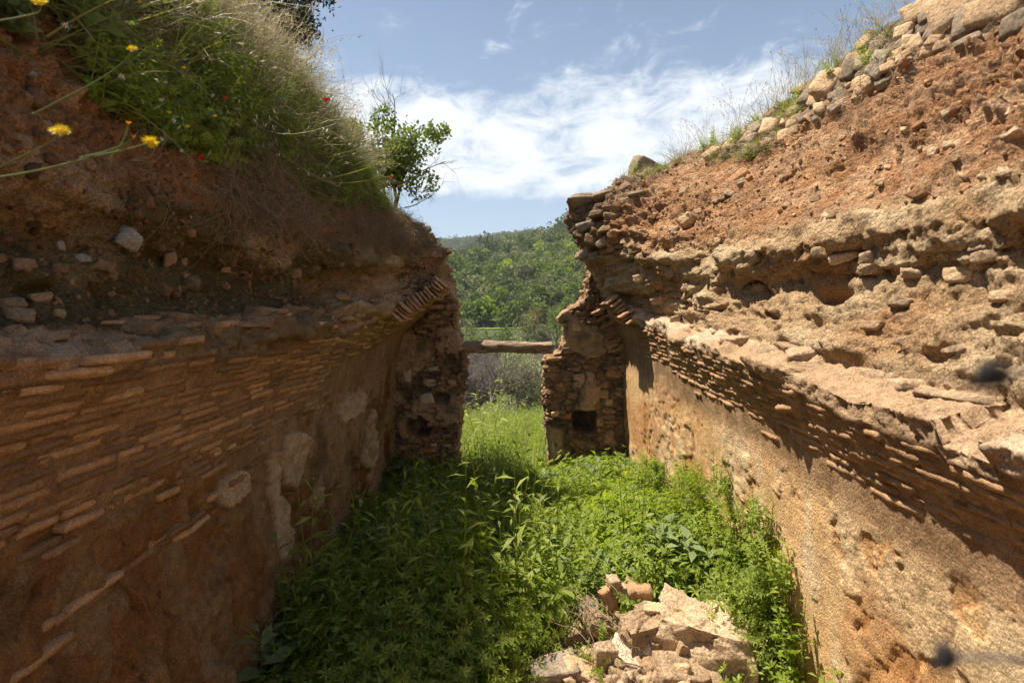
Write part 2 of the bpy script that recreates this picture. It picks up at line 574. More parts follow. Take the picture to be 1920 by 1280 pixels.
# ------------------------------------------------------------------ scattering (stuff only)
def scatter(name, protos, P, rot, scl, idx, parent=None, **props):
    """many small plants or crumbs as ONE object of kind stuff: points that carry copies of a few shapes"""
    coll = bpy.data.collections.new(name + '_shapes')
    for k, (me, mat) in enumerate(protos):
        if len(me.materials) == 0:
            me.materials.append(mat)
        o = bpy.data.objects.new('%02d_%s' % (k, name), me)
        coll.objects.link(o)
    P = np.asarray(P, np.float32)
    me = bpy.data.meshes.new(name)
    me.vertices.add(len(P))
    me.vertices.foreach_set('co', P.ravel())
    a = me.attributes.new('rot', 'FLOAT_VECTOR', 'POINT')
    a.data.foreach_set('vector', np.asarray(rot, np.float32).ravel())
    scl = np.asarray(scl, np.float32)
    if scl.ndim == 1:
        scl = np.repeat(scl[:, None], 3, 1)
    a = me.attributes.new('scl', 'FLOAT_VECTOR', 'POINT')
    a.data.foreach_set('vector', scl.ravel())
    a = me.attributes.new('idx', 'INT', 'POINT')
    a.data.foreach_set('value', np.asarray(idx, np.int32))
    o = obj(name, me, None, parent, kind='stuff', **props)
    t = bpy.data.node_groups.new(name, 'GeometryNodeTree')
    t.interface.new_socket('Geometry', in_out='INPUT', socket_type='NodeSocketGeometry')
    t.interface.new_socket('Geometry', in_out='OUTPUT', socket_type='NodeSocketGeometry')
    gi, go = t.nodes.new('NodeGroupInput'), t.nodes.new('NodeGroupOutput')
    iop = t.nodes.new('GeometryNodeInstanceOnPoints')
    ci = t.nodes.new('GeometryNodeCollectionInfo')
    ci.inputs['Collection'].default_value = coll
    ci.inputs['Separate Children'].default_value = True
    ci.inputs['Reset Children'].default_value = True
    def na(nm, typ):
        n = t.nodes.new('GeometryNodeInputNamedAttribute')
        n.data_type = typ
        n.inputs['Name'].default_value = nm
        return n.outputs['Attribute']
    e2r = t.nodes.new('FunctionNodeEulerToRotation')
    t.links.new(na('rot', 'FLOAT_VECTOR'), e2r.inputs[0])
    t.links.new(gi.outputs[0], iop.inputs['Points'])
    t.links.new(ci.outputs[0], iop.inputs['Instance'])
    iop.inputs['Pick Instance'].default_value = True
    t.links.new(na('idx', 'INT'), iop.inputs['Instance Index'])
    t.links.new(e2r.outputs[0], iop.inputs['Rotation'])
    t.links.new(na('scl', 'FLOAT_VECTOR'), iop.inputs['Scale'])
    t.links.new(iop.outputs[0], go.inputs[0])
    md = o.modifiers.new('scatter', 'NODES')
    md.node_group = t
    return o


def rot_to(nrm, spin):
    """euler angles that turn +Z to the directions nrm with a spin"""
    out = np.zeros((len(nrm), 3), np.float32)
    for k, (n, s) in enumerate(zip(nrm, spin)):
        q = Vector(n).to_track_quat('Z', 'Y') @ Euler((0, 0, s)).to_quaternion()
        out[k] = q.to_euler()[:]
    return out


#STRUCTURE
# ================================================================== ground: one sheet from the room floor over the meadow and valley to the hills
def crest(a):
    """height of the wooded slope's crest as a tangent, by bearing x/y"""
    u = 960 + a * F
    v = np.interp(u, [100, 500, 700, 850, 900, 950, 1000, 1050, 1090, 1160, 1300, 1500, 1900], [505, 500, 490, 470, 460, 446, 432, 418, 404, 375, 350, 350, 380])
    return (HV - v) / F


def terrain(x, y):
    x, y = np.asarray(x, np.float32), np.asarray(y, np.float32)
    yy = np.maximum(y, 1.0)
    a = np.clip(x / np.maximum(yy, 20), -0.9, 0.9)
    p = np.stack([x, y, np.zeros_like(x)], -1)
    h = 0.03 * fbm(p, 1.1, 3, 3) + 0.0 * x
    h = np.where(y > 6, h + 0.08 * fbm(p, 0.35, 3, 4) * sst(y, 6, 9), h)
    h = h - 0.24 * sst(y, 3.4, 6.0)
    h = h - 1.7 * sst(y, 10.0, 20.0) - 13.3 * sst(y, 26, 70) + 13.5 * sst(y, 80, 140)
    R = 320 - 60 * a
    t = np.clip((y - 150) / (R - 150), 0, 3)
    top = EYE + R * (crest(a) - 0.030)
    hill = np.where(t <= 1, (top + 1.7) * (t ** 0.85), (top + 1.7) * np.maximum(1 - 0.30 * (t - 1), 0.5))
    hill = hill + 4.0 * fbm(p, 0.012, 3, 9) * sst(y, 170, 260)
    h = h + hill * (y > 150)
    far = (EYE + 900 * (0.122 + 0.008 * np.sin(a * 19 + 0.6))) * np.exp(-((y - 900) / 260) ** 2)
    h = np.where(y > 420, np.maximum(h, far + 3 * fbm(p, 0.01, 3, 12)), h)
    return h


gy = np.concatenate([np.arange(-25, -2, 1.5), np.arange(-2, 11, 0.06), np.geomspace(11, 3200, 190)])
gx = np.concatenate([-np.geomspace(1800, 2.2, 90), np.linspace(-2.1, 2.1, 70), np.geomspace(2.2, 1800, 90)])
GX, GY = np.meshgrid(gx, gy)
GP = np.stack([GX, GY, terrain(GX, GY)], -1).astype(np.float32)
gt = np.ones(GP.shape, np.float32) * np.array([0.20, 0.125, 0.07], np.float32)
gn = fbm(GP, 1.3, 4, 31)
gt = mixc3(gt, (0.30, 0.20, 0.12), sst(gn, 0.0, 0.5))
gt = mixc3(gt, (0.13, 0.15, 0.045), sst(GY, 7, 12) * 0.8)
gt = mixc3(gt, (0.07, 0.085, 0.03), sst(GY, 40, 120))
obj('ground', mesh_from('ground', GP, [grid_faces(len(gy), len(gx))], gt), M['ground'], kind='structure')

# ================================================================== the two long walls with the broken vault and the cut earth above
# key points of the cross-section, floor to top:
# A floor, B wall, C springing, D vault, E lip underside, F lip top, G back of ledge, H face, I hollow, J overhang, K..M earth face, N foot of stones, O rim, P, Q back
COLS = np.concatenate([np.arange(-1.6, 1.1, 0.06)])
_y = 1.1
_c = []
while _y < 6.9:
    _c.append(_y)
    _y += min(max(0.0021 * _y * _y, 0.0062), 0.022)
COLS = np.concatenate([COLS, _c, [6.98, 7.05, 7.15, 7.3, 7.5, 7.7]]).astype(np.float32)
SEG = [95, 34, 28, 28, 9, 34, 24, 24, 22, 24, 32, 44, 30, 52, 26, 8]
KK = np.concatenate([k + np.arange(n) / n for k, n in enumerate(SEG)] + [[16.0]]).astype(np.float32)


def base_surface(stations, sgn, seed):
    ys = np.array([s[0] for s in stations], float)
    K = np.array([s[1] for s in stations], float)        # (S, 17, 2)
    C = len(COLS)
    key = np.zeros((17, C, 3))
    yc = np.clip(COLS, ys[0], ys[-1])
    for k in range(17):
        key[k, :, 0] = np.interp(yc, ys, K[:, k, 0])
        key[k, :, 2] = np.interp(yc, ys, K[:, k, 1])
        key[k, :, 1] = COLS
    # the broken lip of the vault goes in blocks of uneven length
    r = np.random.default_rng(seed)
    e, edges = -1.6, []
    while e < 5.3:
        L = r.uniform(0.18, 0.62)
        edges.append((e, e + L, r.uniform(-0.05, 0.055), r.uniform(-0.03, 0.03)))
        e += L
    off, ofz = np.zeros(C), np.zeros(C)
    for a, b, ox, oz in edges:
        m = (COLS >= a) & (COLS < b)
        ramp = (COLS[m] - a) / (b - a) - 0.5
        off[m], ofz[m] = ox + 0.03 * ramp * np.sign(ox), oz
    for k, w in ((4, 0.45), (5, 1.0), (6, 0.3)):
        key[k, :, 0] += sgn * off * w
        key[k, :, 2] += ofz * w * (1.7 if sgn > 0 else 1.0)
    # past the end wall the surface turns outwards and closes the back
    outw = sst(COLS, 6.95, 7.7) * 5.0
    key[:, :, 0] += sgn * outw[None]
    i = np.minimum(KK.astype(int), 15)
    f = (KK - i)[:, None, None]
    P = key[i] * (1 - f) + key[i + 1] * f
    for _ in range(4):
        Q = P.copy()
        Q[1:-1] = 0.25 * P[:-2] + 0.5 * P[1:-1] + 0.25 * P[2:]
        keep = ((KK > 4.2) & (KK < 5.8))[:, None, None]
        P = np.where(keep, P, Q)
    return P.astype(np.float32)


def normals(P, sgn):
    a = np.gradient(P, axis=0)
    b = np.gradient(P, axis=1)
    n = np.cross(a, b)
    n /= np.linalg.norm(n, axis=2, keepdims=True) + 1e-9
    if n[20, 100, 0] * sgn > 0:
        n = -n
    return n


def zone(lo, hi, w=0.25):
    return (sst(KK, lo - w, lo + w) * (1 - sst(KK, hi - w, hi + w)))[:, None]


LEFT = [
    (-1.6, [(-1.04, -.55), (-1.42, .9), (-1.44, 1.25), (-1.39, 1.55), (-1.27, 1.77), (-1.25, 1.83), (-1.50, 1.88), (-1.62, 2.0), (-1.62, 2.2), (-1.48, 2.36), (-1.50, 2.5), (-1.58, 2.75), (-1.75, 3.15), (-2.0, 3.7), (-2.35, 4.1), (-4, 4.4), (-12, 4.8)]),
    (2.6, [(-1.04, -.55), (-1.42, .9), (-1.44, 1.25), (-1.39, 1.55), (-1.28, 1.77), (-1.27, 1.84), (-1.38, 1.93), (-1.54, 2.02), (-1.58, 2.2), (-1.46, 2.36), (-1.48, 2.5), (-1.56, 2.75), (-1.70, 3.15), (-1.88, 3.6), (-2.3, 4.05), (-4, 4.4), (-12, 4.8)]),
    (4.2, [(-1.36, -.55), (-1.44, .9), (-1.43, 1.25), (-1.37, 1.55), (-1.24, 1.80), (-1.22, 1.88), (-1.29, 1.97), (-1.48, 2.05), (-1.50, 2.2), (-1.36, 2.38), (-1.38, 2.55), (-1.45, 2.8), (-1.58, 3.22), (-1.85, 3.66), (-2.3, 4.12), (-4, 4.4), (-12, 4.8)]),
    (4.8, [(-1.45, -.55), (-1.43, .9), (-1.42, 1.25), (-1.35, 1.58), (-1.14, 1.89), (-1.10, 1.97), (-1.20, 2.06), (-1.28, 2.15), (-1.28, 2.28), (-1.18, 2.42), (-1.22, 2.6), (-1.32, 2.85), (-1.47, 3.2), (-1.66, 3.68), (-2.1, 4.0), (-4, 4.3), (-12, 4.8)]),
    (5.4, [(-1.44, -.55), (-1.43, .9), (-1.42, 1.27), (-1.33, 1.61), (-1.05, 1.98), (-1.00, 2.07), (-1.05, 2.17), (-1.08, 2.26), (-1.06, 2.36), (-1.00, 2.47), (-1.05, 2.65), (-1.18, 2.85), (-1.38, 3.08), (-1.62, 3.32), (-2.1, 3.55), (-4, 4.1), (-12, 4.8)]),
    (6.1, [(-1.43, -.55), (-1.43, .9), (-1.42, 1.30), (-1.29, 1.72), (-.86, 2.13), (-.77, 2.24), (-.75, 2.34), (-.75, 2.42), (-.75, 2.5), (-.76, 2.6), (-.82, 2.70), (-.94, 2.80), (-1.10, 2.90), (-1.40, 3.02), (-2.0, 3.25), (-4, 3.8), (-12, 4.6)]),
    (6.55, [(-1.43, -.55), (-1.43, .9), (-1.42, 1.30), (-1.29, 1.72), (-.88, 2.13), (-.80, 2.24), (-.79, 2.34), (-.78, 2.42), (-.79, 2.5), (-.82, 2.6), (-.88, 2.70), (-1.0, 2.82), (-1.15, 2.92), (-1.45, 3.0), (-2.0, 3.15), (-4, 3.6), (-12, 4.4)]),
]
RIGHT = [
    (-1.6, [(1.45, -.55), (1.40, .8), (1.38, 1.08), (1.335, 1.33), (1.22, 1.55), (1.20, 1.61), (1.41, 1.69), (1.49, 1.88), (1.60, 2.1), (1.52, 2.28), (1.68, 2.5), (1.88, 2.72), (2.1, 3.0), (2.25, 3.2), (2.5, 3.72), (4, 4.2), (12, 4.8)]),
    (2.0, [(1.45, -.55), (1.40, .8), (1.38, 1.08), (1.335, 1.33), (1.22, 1.55), (1.20, 1.61), (1.41, 1.69), (1.49, 1.88), (1.60, 2.1), (1.52, 2.28), (1.68, 2.5), (1.88, 2.72), (2.1, 3.0), (2.25, 3.2), (2.5, 3.72), (4, 4.2), (12, 4.8)]),
    (3.0, [(1.44, -.55), (1.39, .8), (1.375, 1.15), (1.33, 1.42), (1.22, 1.66), (1.20, 1.72), (1.39, 1.79), (1.46, 1.95), (1.54, 2.15), (1.45, 2.32), (1.58, 2.5), (1.79, 2.75), (2.05, 3.1), (2.2, 3.3), (2.42, 3.76), (4, 4.2), (12, 4.8)]),
    (4.4, [(1.43, -.55), (1.38, .8), (1.37, 1.2), (1.32, 1.52), (1.22, 1.76), (1.20, 1.82), (1.36, 1.88), (1.42, 2.0), (1.45, 2.2), (1.37, 2.38), (1.48, 2.55), (1.7, 2.8), (2.0, 3.15), (2.15, 3.4), (2.38, 3.76), (4, 4.2), (12, 4.8)]),
    (5.2, [(1.42, -.55), (1.375, .8), (1.365, 1.22), (1.32, 1.58), (1.23, 1.82), (1.20, 1.88), (1.34, 1.94), (1.36, 2.05), (1.26, 2.3), (1.13, 2.5), (1.10, 2.7), (1.25, 2.95), (1.55, 3.2), (1.85, 3.42), (2.3, 3.72), (4, 4.2), (12, 4.8)]),
    (5.95, [(1.41, -.55), (1.37, .8), (1.36, 1.25), (1.32, 1.62), (1.21, 1.86), (1.15, 1.97), (1.15, 2.06), (1.10, 2.2), (1.0, 2.4), (.86, 2.58), (.72, 2.8), (.68, 3.1), (1.05, 3.28), (1.5, 3.45), (1.85, 3.5), (4, 4.0), (12, 4.6)]),
    (6.55, [(1.41, -.55), (1.37, .8), (1.36, 1.25), (1.32, 1.62), (1.21, 1.86), (1.15, 1.97), (1.15, 2.06), (1.10, 2.2), (1.0, 2.4), (.88, 2.58), (.74, 2.8), (.70, 3.1), (1.05, 3.25), (1.5, 3.38), (1.85, 3.45), (4, 3.8), (12, 4.4)]),
]


def hole(P, c, sy, sz, depth):
    j = 0.7 * fbm(P, 9.0, 3, 640)
    return -depth * np.exp(-(np.abs((P[..., 1] - c[1]) / sy) ** 2.5 + np.abs((P[..., 2] - c[2]) / sz) ** 2.5) * (1 + j) - j)


def crack(p, scale, seed, width, st=(1, 1, 1)):
    n = fbm(p, scale, 4, seed, st=st)
    m = fbm(p, scale * 0.6, 2, seed + 40)
    return (1 - sst(np.abs(n), 0.0, width)) * sst(m, 0.0, 0.25)


def build_side(stations, sgn, seed):
    B = base_surface(stations, sgn, seed)
    N = normals(B, sgn)
    X, Y, Z = B[..., 0], B[..., 1], B[..., 2]
    k = KK[:, None]
    wl, wv, wg = zone(-1, 2.2, 0.3), zone(2.2, 4.0, 0.3), zone(4.05, 6.1, 0.12)
    wr, ws, wt_, wb = zone(6.1, 9.6, 0.3), zone(9.6, 13.0, 0.35), zone(13.0, 14.5, 0.2), zone(14.5, 20, 0.3)
    # ---- lower wall: flaking plaster over eroded rubble core
    big = fbm(B, 0.9, 3, seed)
    n1_ = fbm(B, 2.3, 5, seed + 1, 0.55)
    streak = fbm(B, 5.0, 4, seed + 2, 0.55, st=(1, 1, 0.22))
    rough = fbm(B, 11, 4, seed + 3, 0.6)
    w1, w1b, c1 = worley(B, 9, seed + 4)
    w2, _, c2 = worley(B, 22, seed + 5)
    w3, _, c3 = worley(B, 48, seed + 6)
    wA, wAb, cA = worley(B, 4.2, seed + 7, st=(1, 1, 1.7))
    if sgn > 0:
        pl = sst(n1_ + 0.16 * sst(Y, 2.6, 4.6) + 0.10 * streak - 0.10 * sst(Z, 0.9, 1.3) * (1 - sst(Y, 2.5, 4)), -0.02, 0.05)
    else:
        pl = sst(n1_ + 0.34 * sst(Y, 2.9, 4.4) - 0.24 + 0.12 * streak, -0.01, 0.04)
    pl2 = sst(fbm(B, 3.1, 5, seed + 60, 0.55) + 0.1 * streak, 0.12, 0.15)
    pits = sst(0.30 - w2, 0, 0.2) * sst(rough, 0.0, 0.4)
    dl = 0.040 * big + pl * 0.012 + pl2 * 0.009 + (1 - 0.65 * pl) * (0.022 * rough + 0.016 * (0.55 - w1) + 0.010 * (0.5 - w2)) + 0.006 * (0.5 - w3) + 0.012 * streak * sst(1.2 - Z, 0, 0.8) - 0.016 * pits
    if sgn > 0:
        dl = 0.040 * big + pl * 0.012 + pl2 * 0.009 + 0.55 * (1 - 0.65 * pl) * (0.022 * rough + 0.016 * (0.55 - w1) + 0.012 * (0.5 - w2)) + 0.006 * (0.5 - w3) + 0.012 * streak * sst(1.2 - Z, 0, 0.8) - 0.012 * pits
    ck = crack(B, 1.5, seed + 50, 0.035, st=(1, 1, 0.45))
    dl = dl - 0.035 * ck
    if sgn < 0:
        dl = dl + pl * 0.010 - 0.03 * pits - 0.035 * ck - 0.05 * crack(B, 2.2, seed + 55, 0.03, st=(1, 1, 0.35)) - 0.03 * sst(fbm(B, 7, 3, seed + 56), 0.35, 0.5)
    # ---- vault: beds of mortar (the bricks are pieces of their own)
    dv = 0.004 * rough - 0.004 + 0.003 * (0.5 - w3)
    # ---- ledge
    dg = 0.03 * rough + 0.03 * (0.5 - w1) + 0.014 * (0.5 - w2) + 0.010 * (0.5 - w3) - 0.035 * crack(B, 2.5, seed + 51, 0.06)
    # ---- rock-hard fill above the ledge, bedded
    strat = fbm(B, 1.6, 4, seed + 8, 0.55, st=(1, 0.55, 3.6))
    facet = (0.62 - wA) * (0.4 + cA)
    dr = 0.085 * strat + 0.075 * facet + 0.034 * rough + 0.026 * (0.5 - w1) + 0.026 * (0.5 - w2) * (0.4 + c2) + 0.013 * (0.5 - w3) - 0.05 * crack(B, 1.3, seed + 52, 0.04, st=(1, 0.7, 1.6))
    # ---- crumbly earth
    amp = 0.55 + 0.9 * sst(fbm(B, 1.7, 3, seed + 9), -0.25, 0.35)
    gul = np.abs(fbm(B, 2.1, 4, seed + 10, 0.5, st=(1, 1.3, 0.8)))
    ds = 0.10 * fbm(B, 1.5, 4, seed + 11) + 0.05 * gul + amp * (0.085 * (0.55 - w1) * (0.4 + c1) + 0.055 * (0.5 - w2) * (0.4 + c2) + 0.026 * (0.5 - w3))
    ds = ds - 0.10 * sst(fbm(B, 2.6, 3, seed + 12), 0.34, 0.5)
    dt = 0.10 * fbm(B, 1.8, 4, seed + 13) + 0.05 * (0.5 - w1) + 0.02 * (0.5 - w2)
    D = wl * dl + wv * dv + wg * dg + wr * dr + ws * ds + wt_ * dt + wb * (0.12 * fbm(B, 0.8, 3, seed + 14) + 0.03 * (0.5 - w1))
    if sgn > 0:
        D = D + hole(B, at(1520, 552, 2.75), 0.15, 0.035, 0.16) + hole(B, at(1475, 505, 2.95), 0.035, 0.025, 0.12) + hole(B, at(1320, 470, 4.1), 0.16, 0.10, 0.14) * 0.8
        D = D + hole(B, at(1790, 665, 1.95), 0.07, 0.025, 0.10) + hole(B, at(1350, 505, 3.8), 0.07, 0.04, 0.08)
    if sgn < 0:
        D = D + wg * (dr * 0.9 + 0.03 * rough - dg) * sst(Y, 1.2, 2.4)
    patch = np.zeros(Y.shape, np.float32)
    if sgn < 0:
        for (u, v, wp, hp) in ((648, 765, 60, 60), (548, 850, 60, 130), (505, 900, 26, 120), (512, 985, 36, 140), (690, 830, 22, 120), (590, 930, 40, 70), (430, 920, 60, 60)):
            Yc = 1.44 * F / (960 - u)
            zc = EYE + (HV - v) / F * Yc
            ry = wp * Yc * Yc / (1.44 * F) * 0.5
            rz = hp * Yc / F * 0.5
            dd_ = np.sqrt(((Y - Yc) / ry) ** 2 + ((Z - zc) / rz) ** 2) + 0.75 * fbm(B, 3.2, 4, seed + 70, st=(1, 0.6, 1)) + 0.15 * fbm(B, 12, 2, seed + 71)
            patch = np.maximum(patch, 1 - sst(dd_, 0.86, 0.92))
        D = D + patch * 0.036 * zone(-1, 2.9, 0.3)
        D = D + wl * (0.035 * fbm(B, 4.5, 4, seed + 72, 0.6) + 0.02 * (0.5 - w1)) * (1 - patch) * (1 - 0.5 * sst(Y, 3.5, 4.5))
    # ---- colours of the materials, with shade painted into the left side
    T = np.zeros(B.shape, np.float32)
    plc = np.array([0.64, 0.405, 0.195], np.float32)
    ero = np.array([0.54, 0.30, 0.13], np.float32)
    lo = mixc3(np.broadcast_to(ero, B.shape), plc, pl)
    lo = mixc3(lo, (0.66, 0.50, 0.31), sst(streak, 0.0, 0.4) * 0.8)
    lo = mixc3(lo, (0.40, 0.22, 0.10), sst(-streak, 0.15, 0.5) * 0.5)
    lo = mixc3(lo, (0.64, 0.47, 0.27), pl2 * 0.7)
    lo = mixc3(lo, (0.47, 0.215, 0.075), sst(fbm(B, 1.4, 4, seed + 61), 0.12, 0.45) * (0.6 if sgn > 0 else 0.25))
    lo = mixc3(lo, (0.30, 0.17, 0.08), np.maximum(pits, ck) * 0.7)
    va = mixc3(np.broadcast_to(np.array([0.33, 0.20, 0.105], np.float32), B.shape), (0.46, 0.29, 0.16), sst(rough, -0.2, 0.4))
    le = mixc3(np.broadcast_to(np.array([0.40, 0.265, 0.155], np.float32), B.shape), (0.52, 0.375, 0.25), sst(n1_, -0.1, 0.3))
    ro = mixc3(np.broadcast_to(np.array([0.45, 0.30, 0.165], np.float32), B.shape), (0.58, 0.43, 0.26), sst(strat + 0.3 * (cA - 0.5), -0.1, 0.35))
    ro = mixc3(ro, (0.40, 0.22, 0.10), sst(fbm(B, 2.2, 3, seed + 62), 0.05, 0.4) * 0.7)
    so = mixc3(np.broadcast_to(np.array([0.40, 0.205, 0.095], np.float32), B.shape), (0.53, 0.325, 0.18), sst(c1 * 0.6 + c2 * 0.4 + 0.35 * fbm(B, 2.0, 3, seed + 63), 0.5, 0.85))
    so = mixc3(so, (0.30, 0.15, 0.07), sst(fbm(B, 3.0, 3, seed + 64), 0.1, 0.4) * 0.6)
    lay = np.sin(Z * 17 + 2.2 * fbm(B, 0.8, 3, seed + 67) + 3.0 * strat)
    so = mixc3(so, (0.50, 0.33, 0.20), sst(lay, 0.45, 0.95) * 0.4)
    so = mixc3(so, (0.29, 0.16, 0.085), sst(-lay, 0.5, 0.95) * 0.45)
    st_ = mixc3(np.broadcast_to(np.array([0.235, 0.165, 0.105], np.float32), B.shape), (0.34, 0.25, 0.165), sst(rough, -0.2, 0.4))
    if sgn < 0:  # base colours scaled down as painted shade; moss and plaster patches are their own
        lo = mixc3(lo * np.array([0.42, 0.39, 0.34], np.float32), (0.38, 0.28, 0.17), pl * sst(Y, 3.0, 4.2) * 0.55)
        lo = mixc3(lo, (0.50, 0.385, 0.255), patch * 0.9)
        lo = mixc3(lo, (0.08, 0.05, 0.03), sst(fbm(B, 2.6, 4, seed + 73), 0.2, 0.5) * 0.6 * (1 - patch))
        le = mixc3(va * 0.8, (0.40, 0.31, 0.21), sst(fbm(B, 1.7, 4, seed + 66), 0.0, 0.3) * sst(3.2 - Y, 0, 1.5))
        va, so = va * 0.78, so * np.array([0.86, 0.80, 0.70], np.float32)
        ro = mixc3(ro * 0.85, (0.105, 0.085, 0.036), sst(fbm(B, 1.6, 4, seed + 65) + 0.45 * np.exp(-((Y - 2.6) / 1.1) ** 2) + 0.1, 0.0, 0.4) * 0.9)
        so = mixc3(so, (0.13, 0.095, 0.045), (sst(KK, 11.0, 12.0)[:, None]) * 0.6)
    else:
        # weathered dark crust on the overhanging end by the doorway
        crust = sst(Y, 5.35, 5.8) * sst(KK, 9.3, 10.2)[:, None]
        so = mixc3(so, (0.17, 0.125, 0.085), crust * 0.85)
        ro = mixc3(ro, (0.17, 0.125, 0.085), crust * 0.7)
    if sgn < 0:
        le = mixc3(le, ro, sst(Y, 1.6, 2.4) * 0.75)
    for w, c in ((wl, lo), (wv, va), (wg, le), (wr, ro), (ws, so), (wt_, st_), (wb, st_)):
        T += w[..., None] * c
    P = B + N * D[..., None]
    # ragged front edge where the end turns to the doorway
    return B, N, P, T


def put_side(name_label, stations, sgn, seed, bank_label):
    B, N, P, T = build_side(stations, sgn, seed)
    cut = int(np.searchsorted(KK, 6.0))
    C = len(COLS)
    w = thing('vault_wall', (sgn * 1.45, 2.5, 0), name_label, 'wall')
    w['kind'] = 'thing'
    off = np.array([sgn * 1.45, 2.5, 0], np.float32)
    fl = grid_faces(cut + 1, C, flip=(sgn > 0))
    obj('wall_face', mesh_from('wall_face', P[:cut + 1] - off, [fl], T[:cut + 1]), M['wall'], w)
    fb = grid_faces(len(KK) - cut, C, flip=(sgn > 0))
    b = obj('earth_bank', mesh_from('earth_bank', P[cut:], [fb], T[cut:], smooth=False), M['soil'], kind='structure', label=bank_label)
    return B, N, P, w, off, b


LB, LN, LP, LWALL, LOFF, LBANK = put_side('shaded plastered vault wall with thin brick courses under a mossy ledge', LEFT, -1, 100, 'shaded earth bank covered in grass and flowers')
RB, RN, RP, RWALL, ROFF, RBANK = put_side('sunlit orange plaster vault wall with a stepped pale ledge', RIGHT, 1, 200, 'sunlit crumbly red earth bank with stones along its rim')


def on(G, NN, kk, y):
    """point, normal, along-wall and up-wall directions of a side surface at key kk and distance y"""
    r = int(np.clip(np.searchsorted(KK, kk), 1, len(KK) - 2))
    c = int(np.clip(np.searchsorted(COLS, y), 1, len(COLS) - 2))
    p, n = G[r, c].astype(float), NN[r, c].astype(float)
    up = unit(G[r + 1, c] - G[r - 1, c])
    return p, unit(n), up


def smoothed(G, m=7):
    Q = G.copy()
    for ax, w in ((0, 3), (1, m)):
        acc = np.zeros_like(Q)
        for d in range(-w, w + 1):
            acc += np.take(Q, np.clip(np.arange(Q.shape[ax]) + d, 0, Q.shape[ax] - 1), axis=ax)
        Q = acc / (2 * w + 1)
    return Q


LS, RS = smoothed(LP), smoothed(RP)
# ------------------------------------------------------------------ vault bricks, each laid in its course
BL = [0.28, 0.26, 0.28, 0.27, 0.29, 0.14, 0.28, 0.27, 0.26, 0.28]
BRICKS = [brick_mesh(900 + i, L=BL[i], H=0.0295, wear=0.42) for i in range(10)]
for b_ in BRICKS:
    b_.materials.append(M['brick'])


def course_bricks(G, NN, sgn, parent, off, y0, y1, ncourse, pitch, seed, keep, proud, first=0.022, mat=None):
    r = random.Random(seed)
    shapes = BRICKS
    if mat:
        shapes = [b.copy() for b in BRICKS]
        for b in shapes:
            b.materials.clear()
            b.materials.append(M[mat])
        cnt = 0
    for j in range(ncourse):
        y = y0 + r.uniform(0, 0.2)
        while y < y1:
            i = r.randrange(10)
            L = BL[i]
            yc = y + L / 2
            c = int(np.clip(np.searchsorted(COLS, yc), 1, len(COLS) - 2))
            rows = np.where((KK <= 3.98) & (KK >= 0.9))[0][::-1]
            arc = np.concatenate([[0], np.cumsum(np.linalg.norm(np.diff(G[rows, c], axis=0), axis=1))])
            kk = np.interp(first + pitch * j + 0.004 * math.sin(yc * 3 + j), arc, KK[rows])
            if r.random() < keep(j, yc):
                p, n, up = on(G, NN, kk, yc)
                if abs(n[1]) > 0.35:
                    y += L
                    continue
                al = unit(np.array([0, 1, 0]) - n * n[1])
                upv = np.cross(n, al)
                if upv[2] < 0:
                    al = -al
                    upv = -upv
                a = r.gauss(0, 0.006)
                al2 = unit(al + upv * a)
                upv2 = np.cross(n, al2)
                o = bpy.data.objects.new('brick', shapes[i])
                COL.objects.link(o)
                o.parent = parent
                frame(o, p - off + n * (-0.035 + proud + r.gauss(0, 0.0025)), al2, upv2, n, 1.0)
            y += L + r.uniform(0.012, 0.022)
    return shapes


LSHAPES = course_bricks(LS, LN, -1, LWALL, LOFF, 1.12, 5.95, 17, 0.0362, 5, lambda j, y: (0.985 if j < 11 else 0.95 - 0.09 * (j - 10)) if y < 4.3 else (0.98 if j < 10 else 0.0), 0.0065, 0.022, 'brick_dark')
course_bricks(RS, RN, 1, RWALL, ROFF, 1.2, 5.7, 10, 0.0362, 6, lambda j, y: 0.98 if j < 8 else 0.4, 0.0055, 0.03)

# displaced bricks along the torn lip of the shaded wall
rr = random.Random(41)
for i in range(22):
    y = 1.25 + 3.6 * (i + rr.random()) / 22
    p, nn, up = on(LP, LN, rr.choice([4.15, 4.5, 4.8, 5.1, 5.4, 5.8]), y)
    o = bpy.data.objects.new('brick', LSHAPES[rr.randrange(10)])
    COL.objects.link(o)
    o.parent = LWALL
    yw = rr.gauss(0, 0.12)
    xa = unit(np.array([math.sin(yw), math.cos(yw), rr.gauss(0, 0.04)]))
    za = unit(np.array([1.0, 0, rr.uniform(-0.1, 0.3)]) - xa * xa[0])
    frame(o, p - LOFF + np.array([-0.02, 0, 0.0]), xa, np.cross(za, xa), za)
# traces of courses low in the shaded wall, where the plaster has gone
rr = random.Random(77)
for (ua, va, ub, vb, n) in ((60, 1190, 190, 1095, 3), (235, 1070, 300, 1022, 2), (300, 1010, 360, 972, 2), (345, 1000, 395, 965, 2), (395, 930, 455, 885, 2), (30, 1260, 110, 1190, 2)):
    for i in range(n):
        f = (i + 0.5) / n
        u, v = ua + (ub - ua) * f, va + (vb - va) * f
        Yp = 1.44 * F / (960 - u)
        z = EYE + (HV - v) / F * Yp
        c = int(np.clip(np.searchsorted(COLS, Yp), 1, len(COLS) - 2))
        rw = int(np.argmin(np.abs(LP[:150, c, 2] - z)))
        o = bpy.data.objects.new('brick', LSHAPES[rr.randrange(10)])
        COL.objects.link(o)
        o.parent = LWALL
        frame(o, LP[rw, c] - LOFF + np.array([-0.030, 0, 0]), np.array([0, 1, 0.03]), np.array([0, -0.03, 1.0]), np.array([1.0, 0, 0]))

